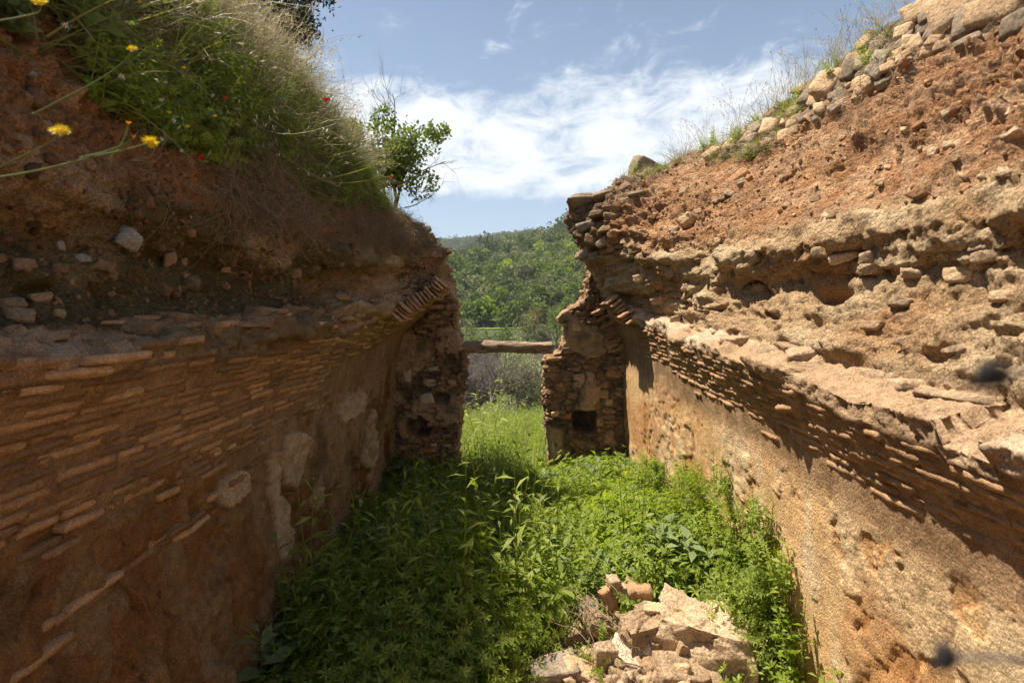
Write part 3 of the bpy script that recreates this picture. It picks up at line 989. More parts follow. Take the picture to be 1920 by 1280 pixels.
# slabs of the broken vault lying along the ledges: each a block of its own
rr = random.Random(5)
for (G, NN, sg, parent, off, y0, y1, n, mat) in ((RP, RN, 1, RWALL, ROFF, 1.7, 5.2, 11, 'mortar_chunk'), (LP, LN, -1, LWALL, LOFF, 1.3, 4.6, 15, 'dark_stone')):  # left slabs get the darker stone, shade put into the colour
    for i in range(n):
        y = y0 + (y1 - y0) * ((i + rr.uniform(0.1, 0.9)) / n) ** 1.25
        p, nn, up = on(G, NN, rr.uniform(5.15, 5.8), y)
        d = (rr.uniform(0.12, 0.34), rr.uniform(0.10, 0.20), rr.uniform(0.05, 0.085))
        me = stone_mesh('ledge_block', 300 + i + (50 if sg < 0 else 0), d, sub=3, planes=5, rough=0.06, box=0.75)
        o = obj('ledge_block', me, M[mat], parent)
        yaw = math.pi / 2 + rr.gauss(0, 0.16)
        xa = np.array([math.cos(yaw), math.sin(yaw), rr.gauss(0, 0.05)])
        xa = unit(xa)
        za = unit(np.array([-sg * rr.uniform(0.0, 0.25), 0, 1.0]) - xa * (xa @ np.array([0, 0, 1.0])))
        ya = np.cross(za, xa)
        frame(o, p - off + np.array([sg * rr.uniform(0.05, 0.10), 0, 0.005]), xa, ya, za)
# ================================================================== end wall: two broken piers beside the doorway
S62 = 6.2 / F


def xz(u, v, Y=6.2):
    return (u - 960) / F * Y, EYE + (HV - v) / F * Y


def pier(label, edge, inner, seed, holes, front=6.85, back=7.4, ztop=2.95, tilt=0.0):
    edge = [(EYE + (z - EYE) * front / 6.2, x * front / 6.2) for z, x in edge]
    """edge: (z, x) of the ragged doorway side from floor to top; inner: x where it runs into the long wall"""
    zs = np.concatenate([np.arange(-0.5, ztop, 0.0125)])
    ez, ex = np.array([e[0] for e in edge]), np.array([e[1] for e in edge])
    xe = np.interp(zs, ez, ex)
    nf, nj, nb = 110, 46, 10
    sg = 1 if inner < 0 else -1
    R = len(zs)
    pts = np.zeros((R, nf + nj + nb, 3))
    t = np.linspace(0, 1, nf)
    tj = np.linspace(0, 1, nj + 1)[1:]
    tb = np.linspace(0, 1, nb + 1)[1:]
    for i, z in enumerate(zs):
        bk = back
        pts[i, :nf, 0] = inner + (xe[i] - inner) * t
        pts[i, :nf, 1] = front
        pts[i, nf:nf + nj, 0] = xe[i]
        pts[i, nf:nf + nj, 1] = front + (bk - front) * tj
        pts[i, nf + nj:, 0] = xe[i] + (inner - xe[i]) * tb
        pts[i, nf + nj:, 1] = bk
        pts[i, :, 2] = z
    # round the corners a little
    for _ in range(3):
        q = pts.copy()
        q[:, 1:-1] = 0.25 * pts[:, :-2] + 0.5 * pts[:, 1:-1] + 0.25 * pts[:, 2:]
        pts[:, 1:-1] = q[:, 1:-1]
    B = pts.astype(np.float32)
    n = np.cross(np.gradient(B, axis=0), np.gradient(B, axis=1))
    n /= np.linalg.norm(n, axis=2, keepdims=True) + 1e-9
    if n[R // 2, nf // 2, 1] > 0:
        n = -n
    w1, w1b, c1 = worley(B, 6.5, seed, st=(1, 1, 2.3))
    w2, w2b, c2 = worley(B, 15, seed + 3, st=(1, 1, 2.0))
    w3, _, c3 = worley(B, 42, seed + 5)
    big = fbm(B, 1.4, 4, seed + 7)
    rough = fbm(B, 12, 4, seed + 8, 0.6)
    gap1 = sst(w1b - w1, 0.0, 0.16)
    gap2 = sst(w2b - w2, 0.0, 0.18)
    skin = sst(fbm(B, 2.4, 4, seed + 9, 0.5) - 0.14, 0.0, 0.05)            # plaster skin still on
    D = 0.07 * big + (1 - 0.75 * skin) * (0.075 * (c1 - 0.5) * gap1 - 0.045 * (1 - gap1) + 0.035 * (c2 - 0.5) * gap2 - 0.02 * (1 - gap2)) + skin * 0.012 + 0.014 * rough + 0.007 * (0.5 - w3)
    D = D - 0.06 * crack(B, 1.5, seed + 30, 0.035, st=(1, 1, 0.8))
    for (u, v, wu, wv, dp) in holes:
        x, z = xz(u, v, front)
        a = wu * front / F * 0.5
        b = wv * front / F * 0.5
        jit = 0.25 * vnoise(B * 9, seed + 44)
        D = D - dp * (1 - sst(((B[..., 0] - x) / a) ** 4 + ((B[..., 2] - z) / b) ** 4 + jit, 0.7, 1.15)) * (B[..., 1] < front + 0.08)
    D = np.where(D < -0.12, np.minimum(D, -0.12), D)
    P = B + n * D[..., None]
    T = mixc3(np.broadcast_to(np.array([0.30, 0.19, 0.105], np.float32), B.shape), (0.44, 0.29, 0.175), sst(c1 * 0.6 + c2 * 0.4, 0.35, 0.8))
    T = mixc3(T, (0.36, 0.175, 0.09), sst(c1, 0.72, 0.8) * 0.5)
    T = mixc3(T, (0.46, 0.32, 0.19), skin * 0.75)
    T = mixc3(T, (0.20, 0.125, 0.07), (1 - gap1) * (1 - skin) * 0.7)
    T = mixc3(T, (0.11, 0.085, 0.055), sst(fbm(B, 2.8, 3, seed + 12), 0.08, 0.35) * 0.7)
    w = thing('door_pier', (inner + 0.2 * sg, 7.1, 0), label, 'pier')
    off = np.array(w.location[:], np.float32)
    C = nf + nj + nb
    f = grid_faces(R, C, flip=False)
    top = np.concatenate([P[-1], P[-1].mean(0, keepdims=True)])
    me = mesh_from('masonry', np.concatenate([P.reshape(-1, 3), top]) - off, [f, np.array([[R * C + i, R * C + i + 1, R * C + C] for i in range(C - 1)])], np.concatenate([T.reshape(-1, 3), np.repeat(T[-1, :1], C + 1, 0)]))
    obj('masonry', me, M['wall'], w)
    return w, off, P


LPIER, LPO, LPP = pier('shaded rubble doorway pier under the brick vault edge below the oak sapling',
    [(-0.6, -0.62), (0.44, -0.595), (0.96, -0.565), (1.42, -0.53), (1.50, -0.53), (1.56, -0.56), (1.72, -0.60), (1.89, -0.63), (2.07, -0.62), (2.25, -0.68), (2.47, -0.71), (2.7, -0.76), (2.8, -0.85)],
    -1.75, 400, [(783, 803, 46, 34, 0.5), (828, 748, 30, 22, 0.22)])
RPIER, RPO, RPP = pier('broken doorway pier with square hole and curved brick arch remnant',
    [(-0.6, 0.45), (0.38, 0.43), (0.85, 0.39), (1.2, 0.345), (1.43, 0.335), (1.505, 0.36), (1.535, 0.52), (1.66, 0.56), (1.78, 0.585), (1.86, 0.555), (1.90, 0.50), (1.94, 0.53), (2.0, 0.61), (2.08, 0.76), (2.16, 0.81), (2.3, 0.82), (2.44, 0.86), (2.6, 0.95), (2.8, 1.1)],
    1.75, 450, [(1097, 790, 46, 42, 0.5), (1040, 835, 8, 8, 0.05)])

# single stones and bricks that stand out in the piers: (u, v, width, height px, material)
rr = random.Random(21)
def pier_piece(parent, off, P, u, v, wpx, hpx, mat, name, seed, proud=0.02, ang=0.0, depth=0.12):
    x, z = xz(u, v, 6.85)
    r = int(np.argmin(np.abs(P[:, 55, 2] - z)))
    row = P[r, :110]
    c = int(np.argmin(np.abs(row[:, 0] - x)))
    yf = row[c, 1]
    w, h = wpx * 6.85 / F, hpx * 6.85 / F
    if name == 'brick':
        me = brick_mesh(seed, L=w, H=h, D=depth, wear=0.6)
    else:
        me = stone_mesh(name, seed, (w, h, depth), sub=3, planes=6, rough=0.06, box=0.7)
    o = obj(name, me, M[mat], parent)
    ca, sa = math.cos(ang), math.sin(ang)
    frame(o, np.array([x, yf + depth / 2 - proud, z]) - off, np.array([ca, 0, sa]), np.array([-sa, 0, ca]), np.array([0, -1.0, 0]))
    return o


LST = [(812, 575, 40, 9, 'brick'), (815, 592, 20, 6, 'brick'), (800, 600, 20, 6, 'brick'), (822, 604, 16, 6, 'brick'), (805, 611, 22, 6, 'brick'), (792, 622, 18, 6, 'brick'), (808, 627, 10, 6, 'brick'),
       (816, 660, 24, 18, 'brick_red'), (800, 675, 14, 12, 'tan_stone'), (812, 692, 20, 10, 'pale_stone'), (765, 705, 18, 28, 'pale_stone'), (815, 718, 46, 18, 'pale_stone'), (848, 718, 18, 16, 'tan_stone'), (800, 748, 32, 24, 'pale_stone'),
       (836, 742, 16, 8, 'pale_stone'), (778, 765, 16, 12, 'tan_stone'), (806, 770, 20, 9, 'tan_stone'), (768, 778, 30, 12, 'grey_stone'), (812, 795, 22, 8, 'brick'), (832, 796, 18, 10, 'brick'), (815, 820, 16, 8, 'brick'), (838, 818, 18, 8, 'brick'),
       (812, 834, 14, 7, 'pale_stone'), (800, 845, 26, 8, 'brick_red'), (838, 836, 16, 9, 'tan_stone'), (764, 856, 20, 12, 'brick_red'), (800, 860, 26, 12, 'grey_stone'), (836, 855, 22, 10, 'tan_stone'), (740, 742, 14, 10, 'tan_stone'), (755, 660, 24, 9, 'grey_stone'), (775, 640, 22, 7, 'brick'), (740, 690, 20, 8, 'brick')]
for i, (u, v, w_, h_, m_) in enumerate(LST):
    pier_piece(LPIER, LPO, LPP, u, v, w_, h_, m_, 'brick' if m_.startswith('brick') else 'stone', 1000 + i, proud=rr.uniform(0.015, 0.04), ang=rr.gauss(0, 0.05))
RST = [(1082, 612, 28, 18, 'tan_stone'), (1052, 600, 14, 14, 'tan_stone'), (1068, 625, 14, 14, 'grey_stone'), (1032, 690, 28, 9, 'brick'), (1032, 704, 30, 9, 'brick'), (1040, 672, 26, 7, 'brick'), (1035, 720, 30, 8, 'brick_red'), (1060, 780, 20, 10, 'brick_red'), (1090, 830, 46, 20, 'brick'),
       (1128, 740, 26, 20, 'tan_stone'), (1140, 755, 18, 16, 'tan_stone'), (1150, 700, 36, 18, 'tan_stone'), (1124, 790, 16, 20, 'mortar_chunk'), (1165, 800, 16, 30, 'tan_stone'), (1036, 838, 8, 30, 'pale_stone'), (1085, 720, 40, 50, 'mortar_chunk'), (1060, 850, 24, 16, 'tan_stone'), (1040, 775, 18, 12, 'tan_stone'), (1062, 655, 22, 8, 'grey_stone'), (1110, 660, 40, 26, 'tan_stone'), (1165, 735, 24, 24, 'tan_stone')]
for i, (u, v, w_, h_, m_) in enumerate(RST):
    pier_piece(RPIER, RPO, RPP, u, v, w_, h_, m_, 'brick' if m_.startswith('brick') else 'stone', 1100 + i, proud=rr.uniform(0.012, 0.03), ang=rr.gauss(0, 0.05))

# arch of the end wall, bricks laid round the curve on the broken pier (two bricks to a course)
path = np.array([[1122, 580], [1135, 598], [1145, 615], [1152, 632], [1160, 650], [1168, 668], [1174, 686], [1180, 705]], float)
seg = np.concatenate([[0], np.cumsum(np.linalg.norm(np.diff(path, axis=0), axis=1))])
for i, s in enumerate(np.arange(2, seg[-1], 8.2)):
    u, v = np.interp(s, seg, path[:, 0]), np.interp(s, seg, path[:, 1])
    d = unit([np.interp(s + 4, seg, path[:, 0]) - np.interp(s - 4, seg, path[:, 0]), np.interp(s + 4, seg, path[:, 1]) - np.interp(s - 4, seg, path[:, 1])])
    an = math.atan2(-(-d[0]), d[1]) * 0.75
    if i % 2:
        pier_piece(RPIER, RPO, RPP, u - 8, v, 13, 6.3, 'brick', 'brick', 1200 + i, 0.05, an, 0.2)
        pier_piece(RPIER, RPO, RPP, u + 8, v + 2, 13, 6.3, 'brick', 'brick', 1230 + i, 0.05, an, 0.2)
    else:
        pier_piece(RPIER, RPO, RPP, u, v, 32, 6.4, 'brick', 'brick', 1260 + i, 0.05, an, 0.2)

# broken vault ring in section: bricks on edge along the vault's torn end, left and right
def ring(parent, off, pts, width, ya, yb, seed, n, mat):
    ys_ = np.linspace(ya, yb, len(pts))
    pts = np.array([xz(u, v, y) for (u, v), y in zip(pts, ys_)])
    sg = np.concatenate([[0], np.cumsum(np.linalg.norm(np.diff(pts, axis=0), axis=1))])
    for i in range(n):
        s = sg[-1] * (i + 0.5) / n
        y = ya + (yb - ya) * (i + 0.5) / n
        x, z = np.interp(s, sg, pts[:, 0]), np.interp(s, sg, pts[:, 1])
        x2, z2 = np.interp(s + .03, sg, pts[:, 0]), np.interp(s + .03, sg, pts[:, 1])
        x1, z1 = np.interp(s - .03, sg, pts[:, 0]), np.interp(s - .03, sg, pts[:, 1])
        tg = unit([x2 - x1, 0, z2 - z1])
        rad = np.array([-tg[2], 0, tg[0]])
        me = brick_mesh(seed + i, L=width * rr.uniform(0.75, 1.2), H=sg[-1] / n * rr.uniform(0.7, 0.9), D=0.42, wear=0.9)
        o = obj('brick', me, M[mat], parent)
        frame(o, np.array([x, y + 0.21 + rr.uniform(-0.06, 0.05), z]) - off, rad, tg, np.cross(rad, tg))


ring(LWALL, LOFF, [(738, 596), (760, 577), (785, 561), (808, 548), (830, 528)], 0.15, 5.0, 5.6, 1300, 15, 'brick')
ring(RWALL, ROFF, [(1146, 560), (1160, 573), (1174, 588), (1187, 606)], 0.15, 5.75, 5.5, 1340, 7, 'brick')

# ------------------------------------------------------------------ the log that spans the doorway
xa_, za_ = xz(846, 652, 7.05)
xb_, zb_ = xz(1036, 651, 7.05)
n = 60
t = np.linspace(0, 1, n)
th = np.linspace(0, 2 * np.pi, 20, endpoint=False)
V = np.zeros((n, 20, 3))
for i in range(n):
    rad = 0.078 + 0.006 * math.sin(t[i] * 7) + 0.004 * math.sin(t[i] * 19 + 1) - 0.012 * max(0, t[i] - 0.75)
    V[i, :, 0] = xa_ + (xb_ - xa_) * t[i]
    V[i, :, 1] = 7.05 + 1.15 * rad * np.cos(th)
    V[i, :, 2] = za_ + (zb_ - za_) * t[i] + rad * np.sin(th) * 0.98 + 0.010 * math.sin(t[i] * 4.2)
nn = fbm(V * np.array([1.0, 8, 8]) , 3.0, 4, 77)
kn = fbm(V * np.array([2.5, 12, 12]), 3.0, 3, 78)
cen = np.stack([V[..., 0], np.full((n, 20), 7.05), np.full((n, 20), (za_ + zb_) / 2)], -1)
V = V + (V - cen) * (0.26 * nn - 0.38 * sst(kn, 0.16, 0.26))[..., None]
cap0, cap1 = V[0].mean(0), V[-1].mean(0)
VV = np.concatenate([V.reshape(-1, 3), [cap0, cap1]])
i = np.arange(n - 1)[:, None] * 20
j = np.arange(20)[None]
j2 = (j + 1) % 20
q = np.stack([(i + j).ravel(), (i + j2).ravel(), (i + 20 + j2).ravel(), (i + 20 + j).ravel()], 1)
tr = [[(k + 1) % 20, k, n * 20] for k in range(20)] + [[(n - 1) * 20 + k, (n - 1) * 20 + (k + 1) % 20, n * 20 + 1] for k in range(20)]
obj('log', mesh_from('log', VV, [q, np.array(tr)], smooth=True), M['wood'], label='weathered split log spanning the doorway as a lintel', category='log')
# ================================================================== small plant shapes
def leaf_cards(P, D, L, Wd, seed, bend=0.25, up=None):
    """folded pointed leaves at P along D: V (n*4,3), quads"""
    r = np.random.default_rng(seed)
    P, D = np.asarray(P, float), np.asarray(D, float)
    n = len(P)
    D = D / (np.linalg.norm(D, axis=1, keepdims=True) + 1e-9)
    A = r.normal(size=(n, 3)) if up is None else np.asarray(up, float) + r.normal(size=(n, 3)) * 0.35
    S = np.cross(D, A)
    S /= np.linalg.norm(S, axis=1, keepdims=True) + 1e-9
    U = np.cross(S, D)
    L = np.broadcast_to(np.asarray(L, float), (n,))[:, None]
    Wd = np.broadcast_to(np.asarray(Wd, float), (n,))[:, None]
    m = P + D * L * 0.5 + U * L * bend * 0.5
    V = np.stack([P, m + S * Wd * 0.5, P + D * L - U * L * bend * 0.15, m - S * Wd * 0.5], 1)
    q = np.arange(n * 4).reshape(n, 4)
    return V.reshape(-1, 3), q


def blades(mb, P, D, L, w, seed, droop=0.5, segs=4):
    """grass blades: tapering strips that bend over"""
    r = np.random.default_rng(seed)
    n = len(P)
    P, D = np.asarray(P, float), np.asarray(D, float)
    D = D / (np.linalg.norm(D, axis=1, keepdims=True) + 1e-9)
    S = np.cross(D, r.normal(size=(n, 3)))
    S /= np.linalg.norm(S, axis=1, keepdims=True) + 1e-9
    hz_ = r.normal(size=(n, 3)) * np.array([1, 1, 0.1])
    hz_ /= np.linalg.norm(hz_, axis=1, keepdims=True)
    L = np.broadcast_to(np.asarray(L, float), (n,))[:, None]
    rows = []
    for k in range(segs + 1):
        t = k / segs
        c = P + D * L * t + (hz_ * 0.55 + np.array([0, 0, -0.75])) * L * droop * t * t
        ww = w * (1 - t ** 1.6) * 0.5 + w * 0.03
        rows.append(np.stack([c - S * ww, c + S * ww], 1))
    V = np.stack(rows, 1).reshape(n, -1, 3)             # n, 2*(segs+1)
    m = 2 * (segs + 1)
    base = np.arange(n)[:, None] * m
    q = np.concatenate([np.stack([base + 2 * k, base + 2 * k + 1, base + 2 * k + 3, base + 2 * k + 2], 2).reshape(-1, 4) for k in range(segs)])
    mb.add(V.reshape(-1, 3), q)


def proto_cleavers(seed):
    r = np.random.default_rng(seed)
    mb = MB()
    Ps, Ds, Us, Ls = [], [], [], []
    for s in range(11):
        a = r.uniform(0, 6.28)
        lean = r.uniform(0.1, 0.75)
        H = r.uniform(0.13, 0.30)
        b = np.array([r.normal(0, 0.035), r.normal(0, 0.035), -0.02])
        dirv = np.array([math.cos(a) * lean, math.sin(a) * lean, 1.0])
        t = np.linspace(0, 1, 8)[:, None]
        pts = b + dirv * H * t + np.array([math.cos(a), math.sin(a), -0.4]) * 0.06 * t ** 2
        mb.tube(pts[::2], 0.0016, 3, cap=False)
        tg = unit(pts[-1] - pts[-2])
        x = unit(np.cross(tg, [0.3, 0.5, 0.8]))
        y = np.cross(tg, x)
        for i in range(2, 8):
            f = 0.55 + 0.6 * math.sin(i / 8 * 3.0)
            ph = r.uniform(0, 1)
            for k in range(6):
                th = ph + k * 1.047
                Ps.append(pts[i])
                Ds.append(x * math.cos(th) + y * math.sin(th) + tg * 0.35)
                Us.append(tg)
                Ls.append(0.030 * f * r.uniform(0.8, 1.2))
    V, q = leaf_cards(Ps, Ds, Ls, np.array(Ls) * 0.30, seed, 0.2, Us)
    mb.add(V, q)
    return mb.mesh('cleavers', smooth=False)


def proto_leafy(seed, H=0.32, n=7, L=0.055, w=0.4):
    r = np.random.default_rng(seed)
    mb = MB()
    Ps, Ds, Us, Ls = [], [], [], []
    for s in range(n):
        a = r.uniform(0, 6.28)
        lean = r.uniform(0.05, 0.4)
        h = H * r.uniform(0.6, 1.1)
        b = np.array([r.normal(0, 0.03), r.normal(0, 0.03), -0.02])
        t = np.linspace(0, 1, 7)[:, None]
        pts = b + np.array([math.cos(a) * lean, math.sin(a) * lean, 1]) * h * t
        mb.tube(pts[::2], [0.003, 0.0025, 0.002, 0.001], 3, cap=False)
        m = 13
        for i in range(m):
            f = 0.12 + 0.88 * i / m
            th = i * 2.4 + a
            Ps.append(b + np.array([math.cos(a) * lean, math.sin(a) * lean, 1]) * h * f)
            Ds.append([math.cos(th), math.sin(th), r.uniform(-0.1, 0.7)])
            Us.append([0, 0, 1])
            Ls.append(L * (1.25 - 0.75 * f) * r.uniform(0.7, 1.3))
    V, q = leaf_cards(Ps, Ds, Ls, np.array(Ls) * w, seed, 0.2, Us)
    mb.add(V, q)
    return mb.mesh('leafy', smooth=False)


def proto_tuft(seed, n=15, L=(0.14, 0.48), w=0.0085, spread=0.5, droop=0.5, rad=0.04, down=False):
    r = np.random.default_rng(seed)
    mb = MB()
    P = r.normal(size=(n, 3)) * np.array([rad, rad, 0.005])
    D = r.normal(size=(n, 3)) * np.array([spread, spread, 0.15]) + np.array([0, 0, 1.0])
    if down:
        D = r.normal(size=(n, 3)) * 0.5 + np.array([0, 0, 0.55])
    blades(mb, P, D, r.uniform(L[0], L[1], n), w, seed, droop)
    return mb.mesh('tuft', smooth=False)


def proto_oat(seed, n=5, H=(0.35, 0.6), heads=9):
    r = np.random.default_rng(seed)
    mb = MB()
    Ps, Ds, Ls = [], [], []
    for s in range(n):
        a = r.uniform(0, 6.28)
        h = r.uniform(*H)
        t = np.linspace(0, 1, 9)[:, None]
        dr = np.array([math.cos(a), math.sin(a), 0])
        pts = r.normal(size=3) * np.array([.02, .02, 0]) + np.array([0, 0, 1.0]) * h * t + dr * h * 0.55 * t ** 2.2 - np.array([0, 0, 1]) * h * 0.22 * t ** 3
        mb.tube(pts, np.linspace(0.0013, 0.0006, 9), 3, cap=False)
        for i in range(heads):
            f = 0.55 + 0.45 * i / heads
            j = f * 8
            k = int(min(j, 7))
            p = pts[k] + (pts[k + 1] - pts[k]) * (j - k)
            side = np.array([r.normal(0, 1), r.normal(0, 1), -0.6])
            e = p + unit(side) * r.uniform(0.012, 0.03)
            mb.tube([p, e], 0.0004, 3, cap=False)
            Ps.append(e)
            Ds.append([r.normal(0, 0.3), r.normal(0, 0.3), -1])
            Ls.append(r.uniform(0.018, 0.028))
    V, q = leaf_cards(Ps, Ds, Ls, np.array(Ls) * 0.22, seed, 0.1)
    mb.add(V, q)
    return mb.mesh('oat', smooth=False)


def proto_roots(seed, n=26):
    r = np.random.default_rng(seed)
    mb = MB()
    for s in range(n):
        a = r.normal(size=3) * np.array([.5, .5, .25]) + np.array([0, 0, 0.35])
        L = r.uniform(0.08, 0.24)
        t = np.linspace(0, 1, 6)[:, None]
        w = np.cumsum(r.normal(size=(6, 3)) * 0.012, axis=0)
        pts = r.normal(size=3) * 0.035 + a * L * t + np.array([0, 0, -0.9]) * L * t ** 1.5 + w
        mb.tube(pts, np.linspace(0.0016, 0.0005, 6), 3, cap=False)
    return mb.mesh('roots', smooth=False)


def proto_stems(seed, n=4, H=(0.2, 0.5)):
    """thin dry stalks with small seed heads"""
    r = np.random.default_rng(seed)
    mb = MB()
    for s in range(n):
        h = r.uniform(*H)
        ln = r.normal(size=2) * 0.22
        t = np.linspace(0, 1, 6)[:, None]
        pts = r.normal(size=3) * np.array([.03, .03, 0]) + np.array([ln[0], ln[1], 1.0]) * h * t + r.normal(size=(6, 3)) * 0.003
        mb.tube(pts, np.linspace(0.0016, 0.0007, 6), 3, cap=False)
        kind = r.random()
        e = pts[-1]
        if kind < 0.5:
            P = [e + (pts[-2] - e) * k * 0.16 for k in range(6)]
            V, q = leaf_cards(P, r.normal(size=(6, 3)) * 0.5 + np.array([0, 0, 1.0]), 0.016, 0.004, seed + s)
            mb.add(V, q)
        elif kind < 0.75:
            Vs, T = ico(1)
            mb.add(Vs * np.array([.005, .005, .007]) + e, None, T)
    return mb.mesh('stems', smooth=False)


CLEAV = [(proto_cleavers(i), M['weed']) for i in range(6)]
LEAFY = [(proto_leafy(20 + i), M['weed']) for i in range(3)]
BROAD = [(proto_leafy(30 + i, 0.30, 4, 0.12, 0.36), M['broad']) for i in range(3)]
TUFTG = [(proto_tuft(40 + i), M['grass']) for i in range(4)]
TUFTS = [(proto_tuft(50 + i, 18, (0.12, 0.45), 0.0058, 0.7, 0.6), M['straw']) for i in range(4)]
OATS = [(proto_oat(60 + i), M['straw']) for i in range(3)]
OATG = [(proto_oat(66 + i), M['grass']) for i in range(2)]
ROOTS = [(proto_roots(70 + i), M['root']) for i in range(4)]
STEMS = [(proto_stems(80 + i), M['root']) for i in range(4)]
MEAD = [(proto_tuft(90 + i, 34, (0.2, 0.5), 0.006, 0.35, 0.35, 0.06), M['meadow']) for i in range(3)]
TALL = [(proto_leafy(95 + i, 0.62, 3, 0.10, 0.22), M['weed']) for i in range(3)]


def zrot(n, tilt=0.18, r=RNG):
    return np.stack([r.normal(0, tilt, n), r.normal(0, tilt, n), r.uniform(0, 6.28, n)], 1)


# ------------------------------------------------------------------ heap of fallen masonry by the sunlit wall
def heap(x, y):
    e = ((x - 0.74) / 0.68) ** 2 + ((y - 2.92) / 0.68) ** 2
    return 0.165 * np.exp(-e * 1.1)


def fl(u, v, z):
    Y = (EYE - z) * F / (v - HV)
    return np.array([(u - 960) / F * Y, Y, z])


hx, hy = np.meshgrid(np.linspace(-0.1, 1.42, 150), np.linspace(2.0, 3.9, 180))
HP = np.stack([hx, hy, heap(hx, hy) - 0.03], -1).astype(np.float32)
w1_, _, hc1 = worley(HP, 9, 601)
w2_, _, hc2 = worley(HP, 22, 602)
w3_, _, _ = worley(HP, 50, 603)
HP[..., 2] += (0.07 * (0.55 - w1_) + 0.04 * (0.5 - w2_) + 0.018 * (0.5 - w3_)) * sst(heap(hx, hy), 0.03, 0.12) - 0.05 * (1 - sst(heap(hx, hy), 0.02, 0.06))
ht = mixc3(np.broadcast_to(np.array([0.42, 0.29, 0.185], np.float32), HP.shape), (0.56, 0.42, 0.29), sst(hc1 * .5 + hc2 * .5, 0.4, 0.7))
obj('rubble', mesh_from('rubble', HP, [grid_faces(180, 150)], ht), M['soil'], kind='stuff', label='loose crumbled mortar and earth of the fallen heap', category='rubble')


def rough_block(seed, dims, n=22, amp=0.02):
    """a torn piece of masonry: box with broken faces"""
    V, Q = [], []
    for ax in range(3):
        for sg in (-1, 1):
            a, b = np.meshgrid(np.linspace(-1, 1, n), np.linspace(-1, 1, n))
            P = np.zeros((n, n, 3))
            P[..., ax] = sg
            P[..., (ax + 1) % 3] = a
            P[..., (ax + 2) % 3] = b
            q = grid_faces(n, n, flip=(sg < 0)) + len(V) * n * n
            V.append(P.reshape(-1, 3))
            Q.append(q)
    V = np.concatenate(V)
    nrm = V / np.linalg.norm(V, axis=1, keepdims=True)
    inner = np.clip(V, -0.93, 0.93)
    V = inner + (V - inner) * 0.7
    P = V * np.asarray(dims) * 0.5
    S = P + seed * 1.31
    w1, w1b, c1 = worley(S, 8, seed)
    w2, _, c2 = worley(S, 20, seed + 2)
    P = P + nrm * (amp * 1.5 * fbm(S, 4, 4, seed) + amp * (c1 - 0.5) + amp * 1.2 * (0.5 - w1) + amp * 0.6 * (0.5 - w2))[:, None]
    return mesh_from('rough_block', P, [np.concatenate(Q)], smooth=True)


def place(o, p, rx, ry, rz):
    o.location = p
    o.rotation_euler = (rx, ry, rz)


